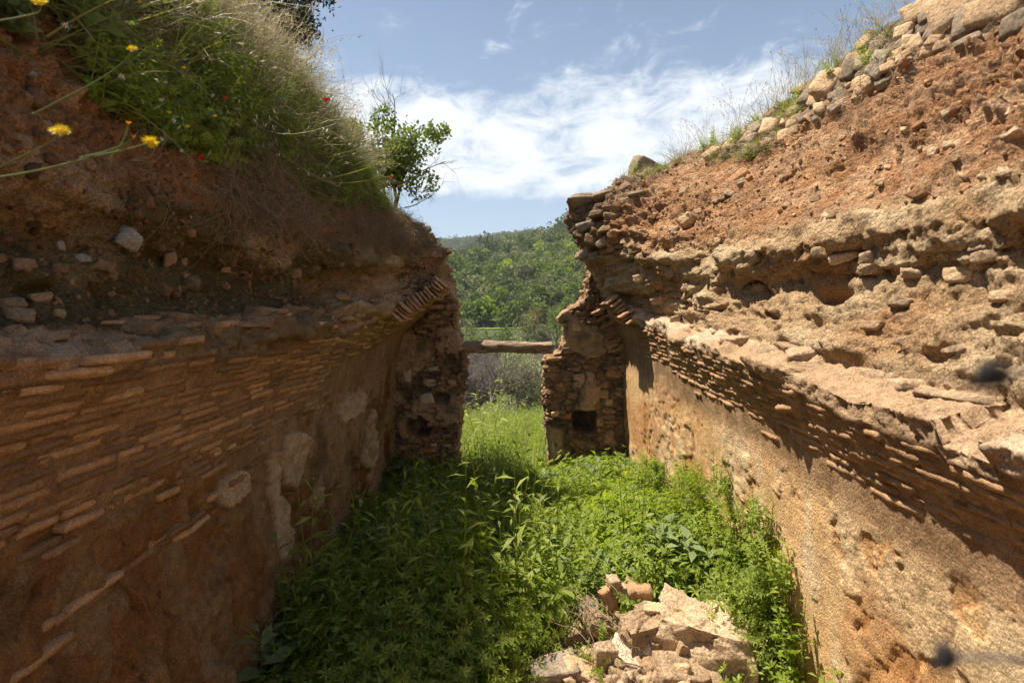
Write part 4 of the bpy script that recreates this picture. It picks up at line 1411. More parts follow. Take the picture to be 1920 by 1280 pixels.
RUB = [  # kind, u, v, z, dims, (rx, ry, rz), material, label
    ('masonry_block', 1318, 1195, 0.20, (0.46, 0.32, 0.27), (0.06, 0.12, -0.40), 'mortar_chunk', 'largest torn masonry block at the edge of the heap, squared end in shadow'),
    ('masonry_block', 1205, 1190, 0.22, (0.26, 0.20, 0.22), (0.1, -0.1, 0.3), 'mortar_chunk', 'rough mortar block in the middle of the heap beside the largest block'),
    ('brick', 1199, 1108, 0.37, (0.135, 0.09, 0.055), (0.05, 0.04, -0.05), 'brick', 'half brick with red face on top of the heap'),
    ('stone', 1152, 1092, 0.38, (0.11, 0.09, 0.08), (0.1, 0.2, 0.5), 'mortar_chunk', 'tan chunk at the very peak of the heap'),
    ('stone', 1180, 1090, 0.36, (0.085, 0.07, 0.05), (0.2, 0, 1.2), 'tan_stone', 'small stone behind the red half brick'),
    ('brick', 1142, 1125, 0.28, (0.15, 0.075, 0.05), (1.2, 1.25, 0.3), 'brick', 'orange brick standing on end in the heap'),
    ('stone', 1170, 1102, 0.35, (0.10, 0.08, 0.035), (0.1, 0.1, 0.9), 'tan_stone', 'thin flat chip under the red half brick'),
    ('stone', 1103, 1140, 0.16, (0.17, 0.12, 0.11), (0.2, 0.1, 0.3), 'grey_stone', 'rounded greyish stone at the shaded back of the heap'),
    ('stone', 1125, 1170, 0.18, (0.20, 0.15, 0.13), (0.3, 0.3, 0.1), 'mortar_chunk', 'lumpy chunk below the twigs in the heap'),
    ('stone', 1078, 1188, 0.10, (0.17, 0.12, 0.11), (0.1, -0.2, 0.2), 'tan_stone', 'squarish tan stone at the weedy edge of the heap'),
    ('stone', 1047, 1180, 0.06, (0.08, 0.07, 0.06), (0.3, 0.1, 1.0), 'tan_stone', 'small stone among weeds beside the squarish tan stone'),
    ('flat_stone', 1177, 1222, 0.17, (0.27, 0.19, 0.04), (0.55, 0.15, -0.55), 'pale_stone', 'pale flat slab tilted on the front of the heap'),
    ('stone', 1193, 1188, 0.21, (0.14, 0.09, 0.08), (0.2, 0.5, 0.6), 'tan_stone', 'wedge shaped stone just behind the pale flat slab'),
    ('stone', 1130, 1235, 0.16, (0.13, 0.11, 0.18), (0.1, 0.15, 0.4), 'mortar_chunk', 'upright rough lump left of the pale flat slab'),
    ('stone', 1040, 1262, 0.09, (0.26, 0.18, 0.13), (0.05, -0.2, 0.15), 'grey_stone', 'wide greyish brown stone lying nearest at the foot of the heap'),
    ('stone', 1085, 1255, 0.12, (0.20, 0.12, 0.07), (0.35, 0.3, -0.1), 'tan_stone', 'flat topped stone resting on the wide greyish brown stone'),
    ('stone', 1275, 1235, 0.16, (0.08, 0.06, 0.19), (0.15, 0.3, 0.4), 'tan_stone', 'thin stone standing upright in front of the largest block'),
    ('stone', 1290, 1265, 0.13, (0.36, 0.2, 0.15), (0.1, 0.1, 0.1), 'mortar_chunk', 'broad crumbly lump in front of the largest block'),
    ('stone', 1225, 1145, 0.31, (0.16, 0.10, 0.08), (0.1, 0.1, -0.2), 'tan_stone', 'long stone on the ridge between red half brick and largest block'),
    ('stone', 1240, 1160, 0.27, (0.09, 0.07, 0.06), (0.5, 0.1, 0.7), 'brick_red', 'reddish shard under the ridge of the heap'),
    ('stone', 1258, 1150, 0.30, (0.11, 0.10, 0.11), (0.1, 0.5, 0.4), 'tan_stone', 'angular stone wedged against the largest block'),
    ('stone', 1440, 1262, 0.10, (0.22, 0.2, 0.26), (0.1, 0.1, 0.5), 'mortar_chunk', 'separate pale chunk between the heap and sunlit wall'),
    ('stone', 1215, 1248, 0.14, (0.12, 0.10, 0.07), (0.4, 0.2, 0.3), 'tan_stone', 'stone under the lower tip of the pale flat slab'),
    ('stone', 1165, 1268, 0.13, (0.10, 0.09, 0.06), (0.1, 0.5, 0.9), 'tan_stone', 'small stone in the hollow before the pale flat slab'),
    ('stone', 850, 1268, 0.03, (0.20, 0.07, 0.06), (0.1, 0.2, 0.3), 'tan_stone', 'long pinkish shard in shaded weeds by the frame\'s lower edge'),
    ('stone', 893, 988, 0.12, (0.10, 0.08, 0.07), (0.3, 0.1, 0.2), 'tan_stone', 'lone tan stone among shaded weeds in mid floor'),
    ('flat_stone', 527, 1255, 0.05, (0.22, 0.14, 0.05), (0.2, -0.5, 0.5), 'tan_stone', 'brown flat stone leaning at the foot of the shaded wall'),
    ('stone', 1070, 905, 0.14, (0.20, 0.16, 0.14), (0.1, 0.1, 0.4), 'tan_stone', 'sunlit stone in weeds before the broken pier'),
]
for i, (nm, u, v, z, d, ro, m_, lb) in enumerate(RUB):
    p = fl(u, v, z)
    if nm == 'masonry_block':
        me = rough_block(700 + i, d, 30, 0.042)
    elif nm == 'brick':
        me = brick_mesh(720 + i, d[0], d[1], d[2], 0.7)
    else:
        me = stone_mesh(nm, 740 + i, d, sub=4 if max(d) > 0.12 else 3, planes=5, rough=0.07, box=0.85)
    o = obj(nm, me, M[m_], None, label=lb, category='stone' if nm != 'brick' else 'brick', group='fallen masonry on the floor')
    place(o, p, *ro)

# crumbs on the heap
n = 420
cx_, cy_ = RNG.normal(0.78, 0.36, n), RNG.normal(2.95, 0.36, n)
okm = (cx_ < 1.34) & (cy_ > 2.1)
cx_, cy_ = cx_[okm], cy_[okm]
CR = [(stone_mesh('crumb', 800 + i, (1, .8, .6), sub=2, planes=6, rough=0.1), M['mortar_chunk'] if i < 4 else M['tan_stone']) for i in range(6)]
ix = np.clip(((cx_ + 0.1) / 1.52 * 149).astype(int), 0, 149)
iy = np.clip(((cy_ - 2.0) / 1.9 * 179).astype(int), 0, 179)
cz_ = np.maximum(HP[iy, ix, 2], 0.0) + 0.008
scatter('rubble_crumbs', CR, np.stack([cx_, cy_, cz_], 1), RNG.uniform(0, 6.28, (len(cx_), 3)), np.stack([RNG.lognormal(-3.75, 0.55, len(cx_))] * 3, 1) * RNG.uniform(0.55, 1.3, (len(cx_), 3)), RNG.integers(0, 6, len(cx_)), label='small stone crumbs strewn over the heap', category='rubble')

n = 150
cx2, cy2 = RNG.normal(0.62, 0.32, n), RNG.normal(2.95, 0.30, n)
okm = (cx2 < 1.3) & (cy2 > 2.2)
cx2, cy2 = cx2[okm], cy2[okm]
ix = np.clip(((cx2 + 0.1) / 1.52 * 149).astype(int), 0, 149)
iy = np.clip(((cy2 - 2.0) / 1.9 * 179).astype(int), 0, 179)
CR2 = [(stone_mesh('shard', 860 + i, (1, .75, .45), sub=3, planes=7, rough=0.1), M['mortar_chunk'] if i % 2 else M['tan_stone']) for i in range(6)]
scatter('rubble_shards', CR2, np.stack([cx2, cy2, np.maximum(HP[iy, ix, 2], 0) + 0.02], 1), zrot(len(cx2), 0.5), RNG.uniform(0.04, 0.095, len(cx2)), RNG.integers(0, 6, len(cx2)), label='broken shards lying all over the heap', category='rubble')

n = 16
qx, qy = RNG.normal(0.72, 0.35, n), RNG.normal(2.95, 0.33, n)
okm = (qx < 1.3) & (qy > 2.4) & (qx > 0.1)
qx, qy = qx[okm], qy[okm]
ix = np.clip(((qx + 0.1) / 1.52 * 149).astype(int), 0, 149)
iy = np.clip(((qy - 2.0) / 1.9 * 179).astype(int), 0, 179)
scatter('heap_weeds', CLEAV[:3] + LEAFY[:1] + TUFTS[:1], np.stack([qx, qy, np.maximum(HP[iy, ix, 2], 0)], 1), zrot(len(qx), 0.3), RNG.uniform(0.3, 0.75, len(qx)), RNG.integers(0, 5, len(qx)), label='small weeds sprouting through the rubble heap', category='weeds')

# twigs lying on the heap
mb = MB()
r = np.random.default_rng(5)
for k in range(26):
    a = fl(1110 + r.normal(0, 22), 1150 + r.normal(0, 18), 0.26)
    d = unit([r.normal(0.2, 0.6), r.normal(-0.5, 0.4), r.normal(-0.25, 0.2)]) * r.uniform(0.12, 0.3)
    t = np.linspace(-0.5, 0.5, 5)[:, None]
    mb.tube(a + d * t + r.normal(size=(5, 3)) * 0.01, 0.0018, 3)
mb.tube(np.array([fl(1082, 1118, 0.30), fl(1120, 1142, 0.30), fl(1165, 1180, 0.26)]), 0.004, 5)
mb.tube(np.array([fl(1165, 1240, 0.17), fl(1210, 1250, 0.15), fl(1255, 1262, 0.14)]), 0.004, 5)
mb.tube(np.array([fl(1128, 1083, 0.42), fl(1150, 1100, 0.39), fl(1172, 1128, 0.32)]), 0.004, 5)
obj('dead_twigs', mb.mesh('dead_twigs'), M['root'], kind='stuff', label='dry twigs and stalks lying across the heap', category='twigs')

# ------------------------------------------------------------------ green weeds over the floor
n = 7600
wx = RNG.uniform(-1.42, 1.38, n)
wy = RNG.uniform(2.25, 6.8, n)
P = np.stack([wx, wy, np.zeros(n)], 1)
dn = fbm(P, 1.7, 3, 71)
bare = (heap(wx, wy) > 0.042) | ((wx < -0.85) & (wy < 3.3) & (RNG.random(n) < 0.6)) | ((np.abs(wx - 0.05) < 0.25) & (wy < 2.95) & (RNG.random(n) < 0.8))
bare |= (np.abs(wx + 0.95) < 0.3) & (np.abs(wy - 3.6) < 0.4) & (RNG.random(n) < 0.55)
bare |= RNG.random(n) > 0.78 + 0.8 * dn
keepm = ~bare
wx, wy, dn = wx[keepm], wy[keepm], dn[keepm]
n = len(wx)
hs = 0.62 + 0.42 * RNG.random(n) + 0.95 * np.clip(dn, -0.4, 1) + 0.22 * sst(wx, 0.5, 1.2) + 0.15 * sst(wy, 4.8, 6.2)
hs *= 1 - 0.45 * sst(-wx, 0.6, 1.2) * (1 - sst(wy, 3.6, 4.8))
hs += 0.5 * sst(wx, 0.85, 1.3)
kind = np.where(RNG.random(n) < 0.70, RNG.integers(0, 6, n), RNG.integers(6, 9, n))
mask_b = fbm(np.stack([wx, wy, wx * 0], 1), 1.1, 3, 88) > 0.28
kind = np.where(mask_b & (RNG.random(n) < 0.35), RNG.integers(9, 12, n), kind)
scatter('floor_weeds', CLEAV + LEAFY + BROAD, np.stack([wx, wy, terrain(wx, wy)], 1), zrot(n), np.clip(hs * 1.2, 0.35, 1.9), kind, label='dense green weeds covering the room floor', category='weeds')

# taller clumps standing out of the carpet
n = 95
tx = RNG.uniform(-1.2, 1.25, n)
ty = RNG.uniform(2.9, 5.6, n)
okm = heap(tx, ty) < 0.03
tx, ty = tx[okm], ty[okm]
cl = np.repeat(np.stack([tx, ty], 1), 4, 0) + RNG.normal(0, 0.07, (len(tx) * 4, 2))
n = len(cl)
scatter('weed_clumps', CLEAV[:3] + LEAFY + BROAD + TALL[:2], np.concatenate([cl, terrain(cl[:, 0], cl[:, 1])[:, None]], 1), zrot(n, 0.22), RNG.uniform(0.8, 1.9, n) * (1 - 0.4 * (np.repeat(RNG.random(len(tx)), 4) < 0.4)), np.repeat(RNG.integers(0, 11, len(tx)), 4), label='taller leafy clumps rising from the floor weeds', category='weeds')

n = 80
sx = RNG.uniform(-1.2, 1.2, n)
sy = RNG.uniform(2.7, 6.2, n)
scatter('dry_stalks', STEMS + TUFTS[:2] + OATS[:1], np.stack([sx, sy, terrain(sx, sy)], 1), zrot(n, 0.3), RNG.uniform(0.6, 1.2, n), RNG.integers(0, 7, n), label='dead straw stalks standing among the floor weeds', category='stalks')

# weeds climbing along the foot of the sunlit wall
n = 420
wy = RNG.choice([3.0, 3.3, 3.75, 4.3, 5.0, 5.6], n) + RNG.normal(0, 0.12, n)
zz = np.abs(RNG.normal(0, 0.27, n))
wx = 1.34 - 0.03 * RNG.random(n)
scatter('wall_weeds', CLEAV + LEAFY, np.stack([wx, wy, zz + terrain(wx, wy)], 1), zrot(n, 0.3), RNG.uniform(0.5, 1.1, n), RNG.integers(0, 9, n), label='straggling weeds growing up the foot of the sunlit wall', category='weeds')

# tall leafy weeds and meadow grass through the doorway and beyond
n = 260
tx = RNG.normal(-0.25, 0.28, n)
ty = RNG.uniform(5.6, 8.6, n)
scatter('doorway_weeds', TALL, np.stack([tx, ty, terrain(tx, ty)], 1), zrot(n, 0.12), RNG.uniform(0.6, 1.15, n) * (1 - 0.3 * sst(tx, -0.2, 0.3)), RNG.integers(0, 3, n), label='tall upright leafy weeds standing in the doorway', category='weeds')
n = 5200
tx = RNG.uniform(-4.5, 4.5, n)
ty = RNG.uniform(6.3, 12.5, n)
okm = ~((ty < 8.2) & (np.abs(tx) > 0.75))
tx, ty = tx[okm], ty[okm]
n = len(tx)
scatter('meadow_grass', MEAD + LEAFY[:1] + TALL[:1] + TUFTS[:1] + OATS[:2], np.stack([tx, ty, terrain(tx, ty)], 1), zrot(n), RNG.lognormal(-0.15, 0.3, n), RNG.choice(8, n, p=[.17, .17, .17, .10, .10, .13, .08, .08]), label='bright meadow grass outside beyond the doorway', category='grass')
# ================================================================== grass and stones of the banks
def pick(G, NN, k0, k1, y0, y1, n, wfun=None, seed=0):
    r = np.random.default_rng(seed)
    rows = np.where((KK >= k0) & (KK <= k1))[0]
    yy = r.uniform(y0, y1, n * 4)
    cc = np.clip(np.searchsorted(COLS, yy), 1, len(COLS) - 2)
    rw = rows[r.integers(0, len(rows), n * 4)]
    P = G[rw, cc]
    ok = np.ones(len(P), bool)
    if wfun is not None:
        ok = r.random(len(P)) < wfun(P, KK[rw])
    P, N_, kk = P[ok][:n], NN[rw, cc][ok][:n], KK[rw][ok][:n]
    return P.astype(float), N_.astype(float), kk


def tilt_rot(N_, up, r, jit=0.25):
    d = N_ * (1 - up) + np.array([0, 0, 1.0]) * up + r.normal(size=N_.shape) * jit
    d /= np.linalg.norm(d, axis=1, keepdims=True)
    return rot_to(d, r.uniform(0, 6.28, len(d)))


r5 = np.random.default_rng(55)
nl = lambda P, s, sd: fbm(P, s, 3, sd)
# left: thick green grass over the bank, straw above, hanging roots below
P, N_, kk = pick(LP, LN, 11.0, 14.6, 1.15, 5.45, 1500, lambda P, k: np.clip(0.15 + 0.9 * sst(k, 11.0, 12.4) + 1.2 * nl(P, 1.6, 301), 0, 1) * sst(P[:, 1] + 1.0 * (P[:, 2] - 2.6), 1.7, 2.3), 1)
scatter('bank_grass', TUFTG + OATG, P, tilt_rot(N_, 0.6, r5, 0.5), r5.lognormal(-0.45, 0.35, len(P)), r5.choice(6, len(P), p=[.2, .2, .2, .2, .1, .1]), label='green grass hanging over the shaded bank', category='grass')
P, N_, kk = pick(LP, LN, 11.8, 15.1, 1.6, 5.5, 2000, lambda P, k: np.clip(0.25 + 0.9 * sst(k, 12.0, 13.6) + 0.9 * nl(P, 1.4, 305), 0, 1) * sst(P[:, 1], 1.8, 3.2), 2)
scatter('straw_grass', TUFTS + OATS, P, tilt_rot(N_, 0.75, r5, 0.45), r5.lognormal(-0.2, 0.35, len(P)), r5.choice(7, len(P), p=[.13, .13, .13, .13, .16, .16, .16]), label='pale dry grass along the top of the shaded bank', category='grass')
P, N_, kk = pick(LP, LN, 9.6, 12.4, 1.4, 6.0, 2300, lambda P, k: np.clip(0.1 + 1.3 * nl(P, 1.5, 309) + 0.8 * sst(P[:, 1], 2.2, 3.2), 0, 1) * sst(P[:, 1], 1.9, 2.6), 3)
scatter('hanging_roots', ROOTS, P, tilt_rot(N_, 0.1, r5, 0.4), r5.uniform(0.5, 1.25, len(P)), r5.integers(0, 4, len(P)), label='dry brown roots hanging from the shaded bank', category='roots')
# small leafy weeds low on the left, leafy greens in the bank
P, N_, kk = pick(LP, LN, 10.8, 14.2, 1.3, 6.0, 900, lambda P, k: np.clip(0.25 + 1.5 * nl(P, 1.2, 311), 0, 1), 4)
scatter('bank_weeds', LEAFY + CLEAV[:2] + BROAD[:1], P, tilt_rot(N_, 0.5, r5), r5.uniform(0.4, 0.9, len(P)), r5.integers(0, 6, len(P)), label='leafy green weeds among the grass of the shaded bank', category='weeds')
# grass along the end of the left bank around the little oak
P, N_, kk = pick(LP, LN, 11.0, 14.8, 5.2, 6.55, 330, None, 5)
scatter('corner_grass', TUFTG + TUFTS[:3] + LEAFY[:1], P, tilt_rot(N_, 0.75, r5), r5.uniform(0.25, 0.55, len(P)), r5.integers(0, 8, len(P)), label='tufts of grass around the little oak at the bank end', category='grass')
# right: green tufts between the stones and the soil, thin dry stalks on the rim
P, N_, kk = pick(RP, RN, 12.3, 14.0, 2.2, 6.2, 380, lambda P, k: np.clip(0.0 + 0.6 * sst(P[:, 1], 3.6, 5.0) + 1.0 * nl(P, 1.8, 320), 0, 1), 6)
scatter('rim_grass', TUFTG + LEAFY[:1] + TUFTS, P, tilt_rot(N_, 0.8, r5), r5.uniform(0.25, 0.6, len(P)), r5.integers(0, 9, len(P)), label='green and dry tufts below the stones of the sunlit bank', category='grass')
P, N_, kk = pick(RP, RN, 13.7, 14.3, 2.6, 6.3, 150, None, 7)
scatter('rim_stalks', STEMS + OATS, P, tilt_rot(N_, 0.95, r5, 0.12), r5.uniform(0.5, 1.05, len(P)) * (0.55 + 0.45 * sst(P[:, 1], 3.0, 4.6)), r5.integers(0, 7, len(P)), label='thin dry stalks along the stony rim against the sky', category='stalks')
P, N_, kk = pick(RP, RN, 11.0, 13.4, 1.8, 6.2, 150, None, 8)
scatter('bank_rootlets', ROOTS, P, tilt_rot(N_, 0.2, r5), r5.uniform(0.5, 1.0, len(P)), r5.integers(0, 4, len(P)), label='fine dry rootlets in the sunlit bank', category='roots')

# pebbles and clods bedded in the earth of both banks
CL = [(stone_mesh('clod', 830 + i, (1, .85, .65), sub=2, planes=7, rough=0.12), M['clod'] if i < 5 else M['tan_stone']) for i in range(8)]
P, N_, kk = pick(RP, RN, 9.4, 13.3, 1.2, 6.1, 2600, lambda P, k: np.clip(0.15 + 1.3 * nl(P, 2.1, 330), 0.03, 1), 9)
s_ = r5.lognormal(-4.2, 0.5, len(P))
scatter('soil_pebbles', CL, P + N_ * s_[:, None] * 0.12, r5.uniform(0, 6.28, (len(P), 3)), np.stack([s_] * 3, 1) * r5.uniform(0.6, 1.3, (len(P), 3)), r5.integers(0, 8, len(P)), label='clods and pebbles in the sunlit earth bank', category='pebbles')
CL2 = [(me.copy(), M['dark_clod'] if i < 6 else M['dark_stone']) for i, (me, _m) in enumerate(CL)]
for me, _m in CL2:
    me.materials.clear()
P, N_, kk = pick(LP, LN, 6.2, 12.0, 1.2, 6.2, 2200, lambda P, k: np.clip(0.3 + 1.3 * nl(P, 2.1, 331), 0.03, 1), 10)
s_ = r5.lognormal(-3.95, 0.5, len(P))
scatter('soil_pebbles', CL2, P, r5.uniform(0, 6.28, (len(P), 3)), np.stack([s_] * 3, 1) * r5.uniform(0.6, 1.3, (len(P), 3)), r5.integers(0, 8, len(P)), label='clods and pebbles in the shaded earth bank', category='pebbles')


def seat(bank, G, NN, u, v, k0, k1, dims, mat, seed, name='stone', sink=0.3, ang=0.0, sub=3, box=0.8, y0=1.2, y1=6.5):
    """a stone bedded in a bank where the line of sight through photograph pixel u, v meets it"""
    rows = np.where((KK >= k0) & (KK <= k1))[0]
    cols = np.where((COLS > y0) & (COLS < y1))[0]
    g = G[np.ix_(rows, cols)]
    uu = 960 + g[..., 0] / g[..., 1] * F
    vv = HV - (g[..., 2] - EYE) / g[..., 1] * F
    d = (uu - u) ** 2 + (vv - v) ** 2 + (g[..., 1] * 2.0)
    i, j = np.unravel_index(np.argmin(d), d.shape)
    p, n_ = g[i, j].astype(float), NN[rows[i], cols[j]].astype(float)
    sc = p[1] / F
    w, h, dp = dims[0] * sc, dims[1] * sc, dims[2] * sc
    me = stone_mesh(name, seed, (w, h, dp), sub=sub, planes=8, rough=0.07, box=box)
    o = obj(name, me, M[mat], bank)
    view = unit(np.array([-p[0], -p[1], 0.0]))
    za = unit(n_ * 0.6 + view * 0.5)
    xa = unit(np.cross([0, 0, 1.0], za))
    ya = np.cross(za, xa)
    x2 = xa * math.cos(ang) + ya * math.sin(ang)
    y2 = np.cross(za, x2)
    frame(o, p + za * dp * (0.5 - sink) - np.array(bank.location[:]), x2, y2, za)
    return o


# stones of the old wall top along the sunlit rim (u, v, width, height, turn)
RIM = [(1798, 22, 100, 75, .3), (1765, 45, 30, 70, -.35), (1735, 22, 60, 40, .2), (1725, 60, 45, 40, .1), (1700, 85, 50, 45, .5), (1655, 125, 32, 52, -.45), (1685, 105, 30, 34, .2), (1650, 90, 45, 26, .6), (1625, 85, 30, 26, .4), (1620, 115, 26, 40, -.2), (1600, 120, 26, 34, -.4), (1597, 135, 30, 40, -.3), (1605, 122, 18, 18, 0),
       (1560, 140, 24, 22, .5), (1555, 165, 40, 52, -.4), (1530, 172, 34, 52, -.35), (1508, 160, 46, 20, .6), (1505, 190, 24, 18, .6), (1490, 212, 22, 20, .3), (1500, 212, 12, 24, -.1), (1478, 220, 12, 26, .1), (1470, 190, 34, 14, .6), (1450, 212, 34, 16, .6), (1425, 240, 36, 22, .5), (1445, 240, 26, 34, -.3), (1408, 262, 24, 22, -.3), (1395, 255, 30, 16, .6), (1405, 290, 30, 24, .1),
       (1370, 275, 34, 22, .5), (1355, 300, 20, 26, -.3), (1335, 290, 30, 18, .6), (1320, 312, 22, 24, 0), (1300, 318, 34, 22, .4), (1840, 35, 70, 60, .2), (1880, 20, 80, 60, -.1), (1905, 60, 50, 40, .2), (1850, 75, 40, 30, .3), (1815, 80, 40, 24, .2), (1745, 95, 24, 30, -.2), (1580, 180, 24, 26, -.2), (1535, 205, 26, 20, 0), (1660, 155, 30, 20, .3), (1770, 88, 30, 20, .1), (1700, 120, 26, 20, .1), (1615, 160, 24, 22, .3), (1465, 250, 20, 18, .2), (1380, 310, 20, 16, .2)]
rq = random.Random(99)
for _ in range(70):
    f = rq.random()
    u = 1290 + 610 * f
    top = np.interp(u, [1290, 1450, 1600, 1740, 1920], [318, 222, 112, 5, -130])
    v = top + rq.uniform(10, 45 + 65 * f)
    if v > -20:
        RIM.append((u, v, rq.uniform(14, 26) + 24 * f * rq.random(), rq.uniform(12, 22) + 18 * f * rq.random(), rq.uniform(-.6, .6)))
for i, (u, v, w_, h_, an) in enumerate(RIM):
    seat(RBANK, RP, RN, u, v, 12.7, 14.25, (w_ * 1.3, h_ * 1.25, min(w_, h_) * 0.9), 'grey_stone' if i % 2 else 'tan_stone', 2000 + i, sink=0.40, box=0.95, ang=an)
# rocky crust of the overhanging end by the doorway
END = [(1098, 383, 70, 18, .15), (1130, 372, 50, 16, .1), (1085, 405, 34, 22, 0), (1100, 425, 44, 20, .05), (1122, 402, 40, 18, 0), (1110, 448, 38, 22, 0), (1102, 470, 34, 24, .1), (1140, 430, 36, 20, .1), (1150, 395, 40, 14, 0), (1130, 455, 30, 18, .2), (1160, 415, 34, 16, 0), (1180, 380, 44, 16, .1), (1115, 480, 28, 18, 0), (1090, 440, 22, 18, 0), (1175, 360, 40, 20, .3), (1200, 372, 50, 12, .05)]
for i, (u, v, w_, h_, an) in enumerate(END):
    seat(RBANK, RP, RN, u, v, 9.0, 13.5, (w_, h_, max(w_, h_) * 0.8), 'dark_stone' if i % 3 else 'grey_stone', 2100 + i, sink=0.46, ang=an + 0.3 * math.sin(i * 2.3), y0=5.5, box=0.95)
# stones in the pale fill above the ledge and down the sunlit wall
FIL = [(1800, 515, 70, 40, 0), (1850, 480, 60, 30, .1), (1715, 510, 50, 34, -.2), (1640, 610, 46, 26, 0), (1700, 640, 54, 24, .1), (1790, 655, 40, 22, .3), (1585, 480, 60, 26, .1), (1540, 470, 44, 24, 0), (1630, 480, 40, 24, .2), (1450, 460, 40, 22, 0), (1420, 480, 34, 24, .2), (1690, 570, 44, 26, -.2), (1880, 560, 50, 24, 0), (1790, 275, 40, 18, 0), (1750, 290, 20, 22, 0), (1900, 210, 46, 20, 0), (1380, 430, 26, 18, 0), (1265, 430, 20, 14, 0), (1235, 560, 34, 20, .2), (1290, 540, 26, 16, 0), (1255, 510, 22, 18, 0), (1200, 520, 26, 18, 0)]
for i, (u, v, w_, h_, an) in enumerate(FIL):
    seat(RBANK, RP, RN, u, v, 6.5, 13.0, (w_, h_, min(w_, h_)), 'mortar_chunk' if i % 3 else 'tan_stone', 2200 + i, sink=0.44, ang=an)
rq = random.Random(7)
for k in range(60):
    u = rq.uniform(1220, 1915)
    v = rq.uniform(0.15, 0.95) * (470 - np.interp(u, [1220, 1920], [360, 90])) + np.interp(u, [1220, 1920], [360, 90])
    z_ = rq.lognormvariate(2.6, 0.4)
    seat(RBANK, RP, RN, u, v, 9.5, 13.2, (z_ * rq.uniform(1, 1.6), z_, z_), rq.choice(['tan_stone', 'clod', 'dark_stone', 'mortar_chunk']), 2700 + k, sink=0.40, ang=rq.uniform(-.6, .6))
LOW = [(1745, 1080, 60, 34, -.5), (1835, 1165, 66, 40, -.5), (1815, 1185, 40, 18, -.4), (1672, 1046, 20, 14, 0), (1697, 1060, 20, 14, -.3), (1615, 1010, 14, 12, 0), (1730, 1062, 30, 16, -.2), (1805, 1060, 8, 6, 0), (1665, 1000, 26, 18, 0), (1890, 1190, 50, 30, -.4)]
for i, (u, v, w_, h_, an) in enumerate(LOW):
    o = seat(RBANK, RP, RN, u, v, 0, 2.4, (w_, h_, min(w_, h_) * 0.6), 'tan_stone', 2300 + i, sink=0.40, ang=an, y1=4)
    o.parent = RWALL
    o.matrix_local = Matrix.Translation(-Vector(RWALL.location)) @ o.matrix_local
# stones showing in the shaded bank
LFT = [(232, 445, 60, 40, -.5, 'blue_stone'), (112, 460, 16, 22, .2, 'blue_stone'), (155, 485, 34, 18, 0, 'blue_stone'), (195, 498, 50, 26, -.2, 'tan_stone'), (45, 500, 44, 30, .2, 'tan_stone'), (110, 505, 34, 20, 0, 'tan_stone'), (315, 485, 26, 32, .2, 'tan_stone'), (345, 490, 14, 20, 0, 'tan_stone'), (420, 505, 26, 16, .1, 'tan_stone'), (528, 488, 30, 14, .1, 'tan_stone'), (552, 510, 28, 20, .2, 'tan_stone'), (590, 500, 26, 18, -.3, 'tan_stone'), (348, 520, 16, 12, 0, 'tan_stone'), (40, 600, 60, 44, -.2, 'pale_stone'), (20, 570, 50, 30, 0, 'tan_stone'), (75, 560, 44, 26, .2, 'tan_stone'), (110, 590, 26, 20, 0, 'tan_stone'), (90, 640, 90, 30, .1, 'pale_stone'), (200, 605, 70, 12, .05, 'brick'), (270, 600, 60, 12, .03, 'brick'), (250, 632, 60, 14, .05, 'tan_stone'), (350, 612, 60, 16, .05, 'tan_stone'), (455, 610, 60, 14, .05, 'tan_stone'), (520, 560, 34, 10, 0, 'tan_stone'), (560, 580, 50, 12, .05, 'tan_stone'), (610, 600, 30, 24, -.4, 'pale_stone'), (85, 235, 20, 18, 0, 'tan_stone'), (25, 255, 40, 16, 0, 'tan_stone'), (55, 140, 22, 14, 0, 'blue_stone'), (640, 320, 40, 30, -.7, 'grey_stone'), (795, 410, 26, 16, 0, 'grey_stone'), (800, 425, 22, 14, .2, 'grey_stone'), (815, 475, 34, 22, .1, 'tan_stone'), (680, 520, 24, 14, 0, 'tan_stone'), (640, 560, 34, 14, 0, 'tan_stone')]
for i, (u, v, w_, h_, an, m_) in enumerate(LFT):
    seat(LBANK, LP, LN, u, v, 5.6, 13.5, (w_, h_, min(w_, h_) * 0.9), {'tan_stone': 'dark_stone', 'pale_stone': 'shade_pale_stone'}.get(m_, m_), 2400 + i, sink=0.4, ang=an)  # tan and pale stones swapped for copies with shade in their colour
o = seat(RBANK, RP, RN, 1352, 785, 0, 2.6, (22, 62, 7), 'pale_stone', 2550, name='plaster_flake', sink=0.1, ang=-.12, box=0.5)
o.parent = RWALL
o.matrix_local = Matrix.Translation(-Vector(RWALL.location)) @ o.matrix_local
# the rock that crowns the bank above the broken pier
p = np.array([(1232 - 960) / F * 6.3, 6.3, EYE + (HV - 342) / F * 6.3])
o = obj('boulder', stone_mesh('boulder', 2601, (0.80, 0.5, 0.44), sub=4, planes=9, rough=0.07, box=0.7), M['grey_stone'], label='large grey boulder on the bank above the broken pier', category='boulder')
place(o, p, 0.1, 0.25, 0.3)
